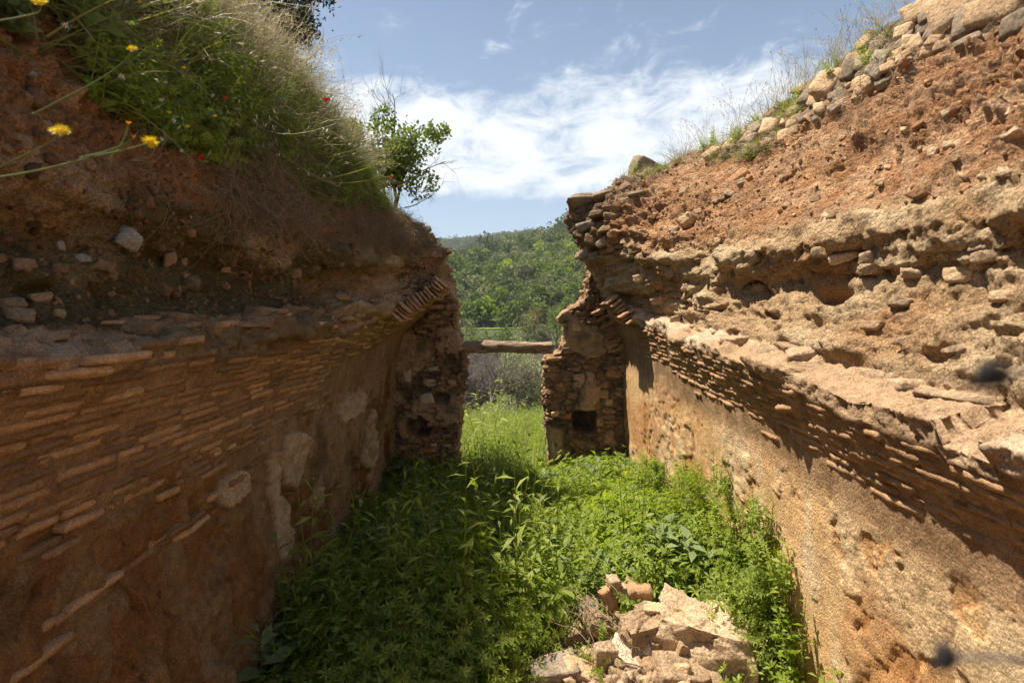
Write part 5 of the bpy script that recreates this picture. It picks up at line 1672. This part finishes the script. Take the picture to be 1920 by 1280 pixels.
# ================================================================== trees
def grow(seed, base, d0, L0, r0, levels, nchild, spread, ratio, up=0.15, gnarl=0.12, segs=6):
    """wood of a tree: list per level of (points, radii); tips of the last level"""
    r = np.random.default_rng(seed)
    out, tips = [], []
    stack = [(np.asarray(base, float), unit(d0), L0, r0, 0)]
    while stack:
        p, d, L, rad, lv = stack.pop()
        pts = [p]
        dd = d.copy()
        for k in range(segs):
            dd = unit(dd + r.normal(size=3) * gnarl + np.array([0, 0, up * 0.3]))
            pts.append(pts[-1] + dd * L / segs)
        pts = np.array(pts)
        rr_ = np.linspace(rad, rad * (0.55 if lv < levels else 0.2), segs + 1)
        out.append((lv, pts, rr_))
        if lv < levels:
            nc = nchild[lv]
            for c in range(nc):
                f = 0.35 + 0.65 * (c + r.uniform(0, 1)) / nc
                j = min(int(f * segs), segs - 1)
                q = pts[j] + (pts[j + 1] - pts[j]) * (f * segs - j)
                a = r.normal(size=3)
                a = unit(a - dd * (a @ dd))
                nd = unit(dd * (1 - spread * r.uniform(0.6, 1.1)) + a * spread + np.array([0, 0, up]))
                stack.append((q, nd, L * ratio * r.uniform(0.7, 1.15), rr_[j] * 0.62, lv + 1))
        else:
            tips.append((pts, dd))
    return out, tips


def wood_mesh(out, name, lo=0, hi=99, n=6, off=(0, 0, 0)):
    mb = MB()
    for lv, pts, rad in out:
        if lo <= lv <= hi:
            mb.tube(pts - np.asarray(off), rad, n if lv < 2 else 4, cap=False)
    return mb.mesh(name)


# ------------------------------------------------------------------ the little oak at the end of the shaded bank
ob = at(737, 398, 6.0)
tr = thing('oak_sapling', ob, 'small leafy oak sapling with bare twigs above, growing at the shaded bank end', 'tree')
outs, tips = [], []
for k, (dx, L, sd) in enumerate(((0.02, 0.58, 3), (0.40, 0.52, 4), (-0.30, 0.50, 5))):
    o_, t_ = grow(sd, (0, 0, -0.05), (dx, 0.1, 1), L, 0.022 - 0.004 * k, 2, (6, 5), 0.62, 0.62, 0.12, 0.14)
    outs += o_
    tips += t_
obj('trunk', wood_mesh(outs, 'trunk', 0, 0, 7), M['bark'], tr)
obj('branches', wood_mesh(outs, 'branches', 1, 2), M['bark'], tr, kind='stuff')
r = np.random.default_rng(12)
Ps, Ds = [], []
for pts, dd in tips:
    for k in range(34):
        f = r.uniform(0.25, 1.0) * 6
        j = min(int(f), 5)
        p = pts[j] + (pts[j + 1] - pts[j]) * (f - j)
        Ps.append(p + r.normal(size=3) * 0.026)
        Ds.append(r.normal(size=3) + np.array([0, 0, 0.35]) + dd * 0.4)
Ps = np.array(Ps)
Ls = r.uniform(0.03, 0.055, len(Ps))
lc = np.array([[0.0, 0, 0.78, .26], [0.28, 0.05, 0.72, .24], [-0.28, 0, 0.74, .22], [0.12, -0.1, 0.42, .25], [-0.10, 0.05, 1.0, .16], [0.30, 0, 0.30, .20], [0.48, 0, 0.86, .13], [-0.44, 0, 0.86, .12], [0.05, 0.1, 0.58, .28]])
kx = r.integers(0, 9, 3600)
dx_ = r.normal(size=(3600, 3))
dx_ /= np.linalg.norm(dx_, axis=1, keepdims=True)
Pq = lc[kx, :3] + dx_ * (lc[kx, 3] * r.uniform(0.3, 1, 3600) ** 0.6)[:, None]
Pq = Pq[fbm(Pq, 6.0, 2, 5) > -0.12]
Ps = np.concatenate([Ps, Pq])
Ds = np.concatenate([np.array(Ds), r.normal(size=Pq.shape) + np.array([0, 0, 0.35])])
Ls = r.uniform(0.03, 0.055, len(Ps))
V, q = leaf_cards(Ps, Ds, Ls, Ls * 0.62, 3, 0.2)
mb = MB()
mb.add(V, q)
obj('crown', mb.mesh('crown', smooth=False), M['oak'], tr)
tw, _ = grow(31, (0.0, 0.05, 0.70), (0.1, 0, 1), 0.62, 0.008, 3, (5, 4, 3), 0.5, 0.6, 0.25, 0.10)
tw2, _ = grow(32, (-0.15, 0.0, 0.65), (-0.25, 0, 1), 0.45, 0.007, 3, (4, 4, 3), 0.5, 0.6, 0.25, 0.10)
tw3, _ = grow(33, (0.12, 0.0, 0.05), (1.0, 0, 0.1), 0.38, 0.007, 3, (4, 4, 3), 0.55, 0.6, 0.0, 0.12)
tw4, _ = grow(34, (0.22, 0.0, 0.40), (1.0, 0, 0.1), 0.36, 0.007, 3, (4, 4, 3), 0.55, 0.6, 0.0, 0.12)
obj('dead_twigs', wood_mesh(tw + tw2 + tw3 + tw4, 'dead_twigs', 0, 9, 4), M['twig'], tr, kind='stuff')

# dry grey bush hanging beside it
db = at(688, 385, 5.75)
tr = thing('dry_bush', db, 'tangled grey leafless bush hanging on the shaded bank below the oak', 'bush')
mb = MB()
r = np.random.default_rng(8)
for k in range(230):
    d = unit(r.normal(size=3) + np.array([0.5, -0.6, 0.1]))
    L = r.uniform(0.10, 0.24)
    t = np.linspace(0, 1, 6)[:, None]
    pts = r.normal(size=3) * 0.05 + d * L * t + np.array([0, 0, -0.6]) * L * t ** 2 + np.cumsum(r.normal(size=(6, 3)) * 0.008, axis=0)
    mb.tube(pts, np.linspace(0.0022, 0.0007, 6), 3, cap=False)
obj('twig_tangle', mb.mesh('twig_tangle'), M['twig'], tr)

# dark tree beyond the top of the shaded bank
tb = np.array([-3.2, 7.6, 3.6])
tr = thing('dark_tree', tb, 'dark leafy tree rising behind the grassy bank top', 'tree')
o_, tips = grow(41, (0, 0, -0.3), (0.02, 0, 1), 2.3, 0.09, 3, (10, 6, 5), 0.7, 0.42, 0.15, 0.1)
obj('trunk', wood_mesh(o_, 'trunk', 0, 0, 8), M['bark'], tr)
obj('branches', wood_mesh(o_, 'branches', 1, 3), M['bark'], tr, kind='stuff')
r = np.random.default_rng(13)
Ps = np.concatenate([pts[r.integers(1, 7, 40)] + r.normal(size=(40, 3)) * 0.07 for pts, _ in tips])
Ls = r.uniform(0.05, 0.09, len(Ps))
V, q = leaf_cards(Ps, r.normal(size=Ps.shape), Ls, Ls * 0.4, 4)
mb = MB()
mb.add(V, q)
obj('crown', mb.mesh('crown', smooth=False), M['dark_leaf'], tr)

# ------------------------------------------------------------------ beyond the doorway
def bush(name, label, cat, base, dims, mat, seed, lobes=9, cards=2600, size=0.10, trunk=True, tmat='bark', group=None):
    tr = thing(name, base, label, cat, group)
    r = np.random.default_rng(seed)
    c = r.uniform(-1, 1, (lobes, 3)) * np.array([0.55, 0.55, 0.38]) + np.array([0, 0, 0.58])
    rad = r.uniform(0.28, 0.46, lobes)
    k = r.integers(0, lobes, cards)
    d = r.normal(size=(cards, 3))
    d /= np.linalg.norm(d, axis=1, keepdims=True)
    P = c[k] + d * (rad[k] * r.uniform(0.55, 1.0, cards) ** 0.6)[:, None]
    P = P[P[:, 2] > 0.02]
    P = P * np.array([dims[0] / 1.7, dims[1] / 1.7, dims[2] / 1.25])
    dd = r.normal(size=P.shape) + np.array([0, 0, 0.2])
    L = size * r.uniform(0.6, 1.3, len(P))
    V, q = leaf_cards(P, dd, L, L * 0.55, seed)
    mb = MB()
    mb.add(V, q)
    obj('crown', mb.mesh('crown', smooth=False), M[mat], tr)
    if trunk:
        o_, _ = grow(seed + 1, (0, 0, -0.05 * dims[2]), (0.05, 0, 1), dims[2] * 0.45, dims[2] * 0.028, 2, (5, 4), 0.6, 0.6, 0.15, 0.12)
        obj('trunk', wood_mesh(o_, 'trunk'), M[tmat], tr)
    return tr


def gz(x, y):
    return float(terrain(np.array([x]), np.array([y]))[0])


def onground(u, Y):
    x = (u - 960) / F * Y
    return (x, Y, gz(x, Y))


p = onground(985, 14.5)
bush('grey_green_bush', 'big pale grey green bush seen through the doorway', 'bush', p, (1.9, 1.6, 1.95 - 70 / F * 14.5 - p[2] + 0.25), 'olive', 71, 12, 5200, 0.055)
p = onground(935, 13.2)
bush('grey_green_bush', 'low round grey green bush under the log beside the bare tree', 'bush', p, (1.0, 0.9, 1.95 - 150 / F * 13.2 - p[2]), 'olive', 72, 9, 2600, 0.05)
p = onground(1015, 12.4)
bush('grey_green_bush', 'grey green bush half hidden by the broken pier outside', 'bush', p, (1.1, 0.9, 1.95 - 175 / F * 12.4 - p[2]), 'olive', 73, 9, 2400, 0.05)
p = onground(910, 13.6)
tr = thing('bare_tree', p, 'leafless grey tree with spreading branches outside the doorway', 'tree')
o_, tips = grow(81, (0, 0, -0.1), (0.05, 0, 1), 1.3, 0.045, 3, (8, 6, 5), 0.75, 0.62, 0.12, 0.12)
obj('trunk', wood_mesh(o_, 'trunk', 0, 0, 7), M['bare'], tr)
obj('branches', wood_mesh(o_, 'branches', 1, 3), M['bare'], tr, kind='stuff')
# grey thicket behind
TH = []
for k in range(3):
    o_, _ = grow(90 + k, (0, 0, 0), (0, 0, 1), 0.8, 0.014, 3, (7, 5, 4), 0.7, 0.62, 0.12, 0.14)
    TH.append((wood_mesh(o_, 'thicket', 0, 9, 3), M['bare']))
n = 300
tx = RNG.uniform(-4.5, 1.4, n)
ty = RNG.uniform(14.2, 18.5, n)
scatter('grey_thicket', TH, np.stack([tx, ty, terrain(tx, ty)], 1), zrot(n, 0.25), RNG.uniform(1.1, 2.1, n), RNG.integers(0, 3, n), label='dense leafless grey thicket outside behind the bare tree', category='thicket')
# edge of green growth across the valley side so no bare soil shows
n = 900
tx = RNG.uniform(-9, 9, n)
ty = RNG.uniform(11.5, 24, n)
okm = np.abs(tx) > 0.14 * ty
tx, ty = tx[okm], ty[okm]


def tree_proto(seed, cards, size, lob=10, tall=1.0):
    r = np.random.default_rng(seed)
    c = r.uniform(-1, 1, (lob, 3)) * np.array([0.36, 0.36, 0.30 * tall]) + np.array([0, 0, 0.62 * tall])
    rad = r.uniform(0.18, 0.30, lob)
    k = r.integers(0, lob, cards)
    d = r.normal(size=(cards, 3))
    d /= np.linalg.norm(d, axis=1, keepdims=True)
    P = c[k] + d * (rad[k] * r.uniform(0.6, 1.0, cards) ** 0.5)[:, None]
    dd = d * 0.5 + r.normal(size=P.shape)
    L = size * r.uniform(0.6, 1.4, cards)
    V, q = leaf_cards(P, dd, L, L * 0.7, seed)
    mb = MB()
    mb.add(V, q)
    mb.tube([[0, 0, -0.05], [0.01, 0, 0.4 * tall], [0.0, 0, 0.7 * tall]], [0.03, 0.022, 0.01], 5)
    return mb.mesh('tree_shape', smooth=False)


M['hill_green'] = mat_leaf('hill_green', (0.05, 0.078, 0.02), (0.18, 0.22, 0.05), 0.3, 0.6, 0.2)
M['hill_grey'] = mat_leaf('hill_grey', (0.11, 0.125, 0.065), (0.22, 0.225, 0.125), 0.3, 0.6, 0.2)
M['hill_pine'] = mat_leaf('hill_pine', (0.05, 0.072, 0.028), (0.125, 0.15, 0.055), 0.2, 0.6, 0.2)
M['hill_lime'] = mat_leaf('hill_lime', (0.17, 0.23, 0.03), (0.27, 0.32, 0.05), 0.4, 0.6, 0.2)
HT = [(tree_proto(500 + i, 420, 0.13), M['hill_green']) for i in range(3)] + [(tree_proto(510 + i, 420, 0.12, 8), M['hill_grey']) for i in range(2)] + [(tree_proto(520 + i, 460, 0.11, 8, 1.35), M['hill_pine']) for i in range(2)] + [(tree_proto(530, 420, 0.12), M['hill_lime'])]
ys_, xs_ = [], []
y = 152.0
while y < 470:
    sp = 3.7 + (y - 150) * 0.005
    wd = 0.30 * y
    xx = np.arange(-wd, wd, sp)
    xs_.append(xx + RNG.normal(0, sp * 0.35, len(xx)))
    ys_.append(np.full(len(xx), y) + RNG.normal(0, sp * 0.35, len(xx)))
    y += sp
hxx, hyy = np.concatenate(xs_), np.concatenate(ys_)
hn = fbm(np.stack([hxx, hyy, hxx * 0], 1), 0.03, 3, 5)
okm = RNG.random(len(hxx)) < 0.93
hxx, hyy, hn = hxx[okm], hyy[okm], hn[okm]
n = len(hxx)
pin = 0.12 + 0.45 * sst(hyy, 210, 300)
u_ = RNG.random(n)
ki = np.where(u_ < pin, RNG.integers(5, 7, n), np.where(u_ < pin + 0.22, RNG.integers(3, 5, n), np.where((u_ > 0.90) & (hn > -0.25) & (hyy < 290), 7, RNG.integers(0, 3, n))))
scatter('hillside_forest', HT, np.stack([hxx, hyy, terrain(hxx, hyy) - 0.4], 1), zrot(n, 0.06), RNG.lognormal(1.72, 0.28, n) * (0.85 + 0.3 * sst(hyy, 200, 300)), ki, label='mixed green forest covering the hillside beyond the doorway', category='forest')
n = 2600
fy = RNG.uniform(620, 960, n)
fx = RNG.uniform(-0.36, 0.30, n) * fy
scatter('ridge_forest', HT[:7], np.stack([fx, fy, terrain(fx, fy) - 1], 1), zrot(n, 0.05), RNG.uniform(9, 15, n), RNG.choice(7, n, p=[.1, .1, .1, .1, .1, .25, .25]), label='hazy blue green forest on the far ridge', category='forest')

# the grassy track along the foot of the hill
ty_ = np.linspace(139, 149, 8)
tx_ = np.linspace(-26, 6, 60)
TX, TY = np.meshgrid(tx_, ty_)
TY = TY + 0.10 * TX + 1.5
TP = np.stack([TX, TY, terrain(TX, TY) + 0.25], -1)
obj('grass_track', mesh_from('grass_track', TP, [grid_faces(8, 60)], np.broadcast_to(np.array([0.22, 0.27, 0.05]), TP.shape)), M['ground'], kind='structure')
# single trees standing before the track
for i, (u, Y, w_, h_) in enumerate([(868, 118, 5.5, 7.0), (888, 112, 5.0, 6.2), (905, 116, 5.5, 6.6), (925, 110, 5.0, 5.8), (945, 115, 5.5, 6.6), (962, 112, 5.0, 6.2), (985, 120, 6.0, 8.2), (1045, 120, 5.5, 8.4), (1075, 116, 5.5, 7.6)]):
    p = onground(u, Y)
    bush('valley_tree', ['first', 'second', 'third', 'fourth', 'fifth', 'sixth', 'seventh', 'eighth', 'ninth'][i] + ' round tree from the shaded pier in the row below the grassy track', 'tree', p, (w_, w_, h_), 'hill_green' if i % 3 else 'hill_grey', 600 + 5 * i, 10, 800, 0.5, group='trees below the track')
p = onground(1000, 128)
bush('brown_tree', 'brown orange tree standing out on the green hillside', 'tree', p, (4.2, 4.2, 1.95 + 12 / F * 128 - p[2]), 'brown_leaf', 661, 9, 1200, 0.42)
p = onground(1018, 122)
bush('brown_tree', 'dull olive brown tree just below the brown orange one', 'tree', p, (5.0, 5.0, 1.95 - 14 / F * 122 - p[2]), 'hill_grey', 666, 9, 1200, 0.45)

# ================================================================== flowers
def flower_head(mb_p, mb_c, c, nrm, R, npet, rows, seed, w=0.3, cup=0.3):
    r = np.random.default_rng(seed)
    nrm = unit(nrm)
    x = unit(np.cross(nrm, [0.2, 0.3, 0.9]))
    y = np.cross(nrm, x)
    for rw in range(rows):
        th = np.linspace(0, 2 * np.pi, npet, endpoint=False) + rw * 0.35 + r.normal(0, 0.06, npet)
        D = np.cos(th)[:, None] * x + np.sin(th)[:, None] * y + nrm * (cup + 0.45 * rw)
        L = R * (1 - 0.28 * rw) * r.uniform(0.85, 1.1, npet)
        V, q = leaf_cards(np.repeat([c], npet, 0), D, L, L * w, seed + rw, 0.15, np.repeat([nrm], npet, 0))
        mb_p.add(V, q)
    Vs, T = ico(2)
    mb_c.add(Vs * R * 0.30 * np.array([1, 1, 0.6]) + c + nrm * R * 0.08, None, T)


def make_flower(name, label, pts, R, mat, npet, rows, seed, w=0.3, cup=0.25, face=(0.2, -1, 0.5), group=None, cmat=None, leaves=0, rad=0.0013):
    pts = np.asarray(pts, float)
    b = pts[0]
    t = thing(name, b, label, 'flower', group)
    k = np.linspace(0, len(pts) - 1, 14)
    sm = np.stack([np.interp(k, np.arange(len(pts)), pts[:, i]) for i in range(3)], 1)
    for _ in range(3):
        sm[1:-1] = 0.25 * sm[:-2] + 0.5 * sm[1:-1] + 0.25 * sm[2:]
    ms = MB()
    ms.tube(sm - b, np.linspace(rad * 1.3, rad * 0.8, len(sm)), 6)
    if leaves:
        r = np.random.default_rng(seed)
        j = r.integers(1, 12, leaves)
        V, q = leaf_cards(sm[j] - b, r.normal(size=(leaves, 3)) + [0, 0, .4], 0.05, 0.012, seed)
        ms.add(V, q)
    obj('stem', ms.mesh('stem'), M['stem'], t)
    mp, mc = MB(), MB()
    flower_head(mp, mc, sm[-1] - b, face, R, npet, rows, seed, w, cup)
    h = obj('flower_head', mp.mesh('flower_head', smooth=False), M[mat], t)
    obj('flower_centre', mc.mesh('flower_centre'), M[cmat or mat], h)
    return t


Y_ = 'yellow_flower'
g1 = 'yellow flowers on the shaded bank'
make_flower(Y_, 'near yellow flower leaning over bare soil beside the shaded bank', [at(-120, 420, 1.0), at(-40, 330, 0.97), at(60, 285, 0.95), at(105, 262, 0.93), at(114, 246, 0.92)], 0.0165, 'petal_yellow', 22, 3, 1, 0.22, 0.2, (0.4, -1, 0.7), g1)
make_flower(Y_, 'yellow flower with open petals at the tip of a long sideways stem', [at(-100, 345, 1.0), at(60, 325, 0.98), at(180, 292, 0.95), at(255, 277, 0.93), at(282, 266, 0.92)], 0.0135, 'petal_yellow', 16, 2, 2, 0.28, 0.15, (0.5, -1, 0.25), g1)
make_flower(Y_, 'yellow flower at the top of a stem crossing the dark grass', [at(60, 215, 1.1), at(130, 180, 1.1), at(195, 145, 1.1), at(235, 115, 1.1), at(248, 93, 1.1)], 0.0115, 'petal_yellow', 16, 2, 3, 0.28, 0.4, (0.3, -1, 0.6), g1)
make_flower('orange_bud', 'half closed orange bud beside the long sideways stem', [at(150, 296, 0.95), at(200, 285, 0.94), at(230, 272, 0.93), at(250, 259, 0.92)], 0.006, 'petal_orange', 10, 2, 4, 0.4, 1.4, (0.2, -0.3, 1), g1)
make_flower('orange_bud', 'small orange yellow bud above the half closed one', [at(205, 300, 0.95), at(225, 275, 0.94), at(236, 252, 0.93), at(241, 233, 0.92)], 0.0065, 'petal_orange', 10, 2, 5, 0.4, 1.0, (0.2, -0.3, 1), g1)
make_flower(Y_, 'yellow flower cut by the upper frame edge over green stems', [at(-40, 45, 1.0), at(20, 36, 1.0), at(60, 28, 1.0), at(78, 22, 1.0), at(76, 6, 1.0)], 0.0155, 'petal_yellow', 20, 2, 6, 0.25, 0.4, (0.3, -1, 0.6), g1)


def spot(u, v, k0=10.5, k1=15):
    rows = np.where((KK >= k0) & (KK <= k1))[0]
    cols = np.where((COLS > 1.2) & (COLS < 6.4))[0]
    g = LP[np.ix_(rows, cols)]
    d = (960 + g[..., 0] / g[..., 1] * F - u) ** 2 + (HV - (g[..., 2] - EYE) / g[..., 1] * F - v) ** 2 + g[..., 1]
    i, j = np.unravel_index(np.argmin(d), d.shape)
    return g[i, j].astype(float)


def bank_flower(name, label, u, v, R, mat, npet, rows, seed, w, cup, face, group, cmat=None, lift=0.22):
    b = spot(u, v + 40)
    Y = b[1] - 0.36
    e = at(u, v, Y)
    if np.linalg.norm(e - b) > 0.85:
        Y = b[1] - 0.15
        e = at(u, v, Y)
    m = b * 0.5 + e * 0.5 + np.array([0.03, 0, 0.06])
    return make_flower(name, label, [b, b * .75 + m * .25 + [0, 0, .02], m, e - np.array([0, 0, 0.03]), e], R, mat, npet, rows, seed, w, cup, face, group, cmat, 3, 0.0013)


rf = random.Random(3)
g2 = 'small yellow flowers high in the grass'
for i, (u, v) in enumerate([(262, 5), (453, 5), (437, 37), (387, 62), (427, 56), (468, 82), (345, 128), (403, 218), (541, 188), (352, 238), (318, 762 - 550), (566, 170), (595, 95)]):
    bank_flower(Y_, 'tiny yellow flower scattered in the sunny grass of the bank', u, v, 0.012, 'petal_yellow', 12, 2, 20 + i, 0.3, 0.4, (0.3, -1, 0.6), g2)
bank_flower('poppy', 'brightest red poppy against the sky at the bank edge', 612, 190, 0.038, 'petal_red', 6, 2, 41, 0.95, 0.5, (0.3, -1, 0.5), 'red poppies', 'seed')
bank_flower('poppy', 'pale red poppy high in the straw grass', 447, 106, 0.016, 'petal_red', 6, 1, 42, 0.9, 0.6, (0.2, -1, 0.6), 'red poppies', 'seed')
bank_flower('poppy', 'small red poppy in the middle of the green grass', 424, 186, 0.015, 'petal_red', 6, 1, 43, 0.9, 0.6, (0.2, -1, 0.6), 'red poppies', 'seed')
bank_flower('poppy', 'red poppy a little below the middle one in grass', 434, 230, 0.015, 'petal_red', 6, 1, 44, 0.9, 0.6, (0.2, -1, 0.6), 'red poppies', 'seed')
bank_flower('poppy', 'faint red poppy low in the shaded grass', 378, 297, 0.015, 'petal_red', 6, 1, 45, 0.9, 0.6, (0.2, -1, 0.6), 'red poppies', 'seed')
bank_flower('poppy', 'red poppy in front of the oak sapling stem', 733, 332, 0.022, 'petal_red', 6, 1, 46, 0.9, 0.6, (0.2, -1, 0.6), 'red poppies', 'seed')
for i, (u, v) in enumerate([(123, 48), (325, 67), (228, 143), (280, 157), (311, 156), (340, 153), (303, 188), (326, 226), (335, 240), (303, 262), (341, 283), (436, 174), (575, 140), (560, 130), (400, 180)]):
    bank_flower('white_flower', 'small white flower in the shaded green grass', u, v, 0.013, 'petal_white', 7, 1, 60 + i, 0.3, rf.uniform(-0.2, 0.8), (rf.uniform(-.5, .8), -1, rf.uniform(-.2, .7)), 'white flowers of the bank', 'petal_yellow')

# dark round seed heads on wiry stems, very near the camera on the right (out of focus in the photo)
def seed_stem(label, head, path, R, seed):
    t = thing('seed_head', path[0], label, 'seed head')
    b = np.asarray(path[0], float)
    pts = np.array(path + [head])
    k = np.linspace(0, len(pts) - 1, 16)
    sm = np.stack([np.interp(k, np.arange(len(pts)), pts[:, i]) for i in range(3)], 1)
    for _ in range(3):
        sm[1:-1] = 0.25 * sm[:-2] + 0.5 * sm[1:-1] + 0.25 * sm[2:]
    ms = MB()
    ms.tube(sm - b, np.linspace(0.0014, 0.0009, 16), 5)
    obj('stem', ms.mesh('stem'), M['twig'], t)
    P, T = stone_geo(seed, (R * 2, R * 2, R * 2.2), sub=3, planes=14, rough=0.1)
    mh = MB()
    mh.add(P + np.asarray(head) - b, None, T)
    r = np.random.default_rng(seed)
    d = r.normal(size=(26, 3))
    d /= np.linalg.norm(d, axis=1, keepdims=True)
    V, q = leaf_cards(d * R * 0.8 + np.asarray(head) - b, d, R * 0.7, R * 0.3, seed)
    mh.add(V, q)
    obj('head', mh.mesh('head'), M['seed'], t)


seed_stem('blurred dark round seed head before the ledge of the sunlit wall', at(1862, 704, 0.15), [np.array([1.21, 1.1, 1.62]), at(2300, 760, 0.6), at(2050, 700, 0.24), at(1935, 692, 0.165)], 0.0037, 1)
seed_stem('blurred dark seed head low before the sunlit plaster', at(1772, 1230, 0.15), [np.array([1.36, 0.9, 0.9]), at(2300, 1330, 0.5), at(2000, 1240, 0.21), at(1880, 1236, 0.165)], 0.0031, 2)

# tall pale leafy plants that stand out in the shaded weeds
for i, (lb, u, v, Y, h_) in enumerate([('tall leafy thistle in the shaded weeds before the dark pier', 742, 1060, 4.35, 0.62), ('shorter drooping leafy plant beside the tall thistle by the shaded wall', 690, 1060, 4.2, 0.48), ('pale broad leaved plant in mid floor by the shadow edge', 1062, 1060, 4.0, 0.42), ('broad leaved plant behind the heap of rubble', 1225, 1060, 3.9, 0.34)]):
    x = (u - 960) / F * Y
    t = thing('thistle', (x, Y, gz(x, Y)), lb, 'plant')
    r = np.random.default_rng(300 + i)
    ms, ml = MB(), MB()
    pts = np.array([[0, 0, 0], [0.01, 0, h_ * .3], [-.01, 0.01, h_ * .6], [0.02, 0, h_]])
    ms.tube(pts, [0.006, 0.005, 0.004, 0.002], 6)
    P, D = [], []
    m = 24
    for k in range(m):
        f = (k + 0.5) / m
        P.append([0, 0, h_ * f])
        D.append([math.cos(k * 2.4), math.sin(k * 2.4), r.uniform(0.1, 0.9)])
    L = np.array([0.17 * (1.1 - 0.8 * (k / m)) * r.uniform(.8, 1.2) for k in range(m)])
    blades(ml, P, D, L, 0.028, 300 + i, 0.55, 5)
    obj('stem', ms.mesh('stem'), M['stem'], t)
    obj('leaves', ml.mesh('leaves', smooth=False), M['broad'], t)

# ================================================================== haze over the valley
hv = bpy.data.meshes.new('haze')
x0, x1, y0, y1, z0, z1 = -1900, 1900, -30, 3300, -60, 190
hv.from_pydata([(x0, y0, z0), (x1, y0, z0), (x1, y1, z0), (x0, y1, z0), (x0, y0, z1), (x1, y0, z1), (x1, y1, z1), (x0, y1, z1)], [], [(3, 2, 1, 0), (4, 5, 6, 7), (0, 1, 5, 4), (1, 2, 6, 5), (2, 3, 7, 6), (3, 0, 4, 7)])
N = NT('haze')
pv = N.n('ShaderNodeVolumePrincipled', {'Color': (0.82, 0.90, 1.0, 1), 'Density': 0.0002, 'Anisotropy': 0.2})
N.t.links.new(pv.outputs[0], N.out.inputs['Volume'])
obj('haze', hv, N.m, kind='stuff', label='faint blue haze over the valley and hills', category='haze')
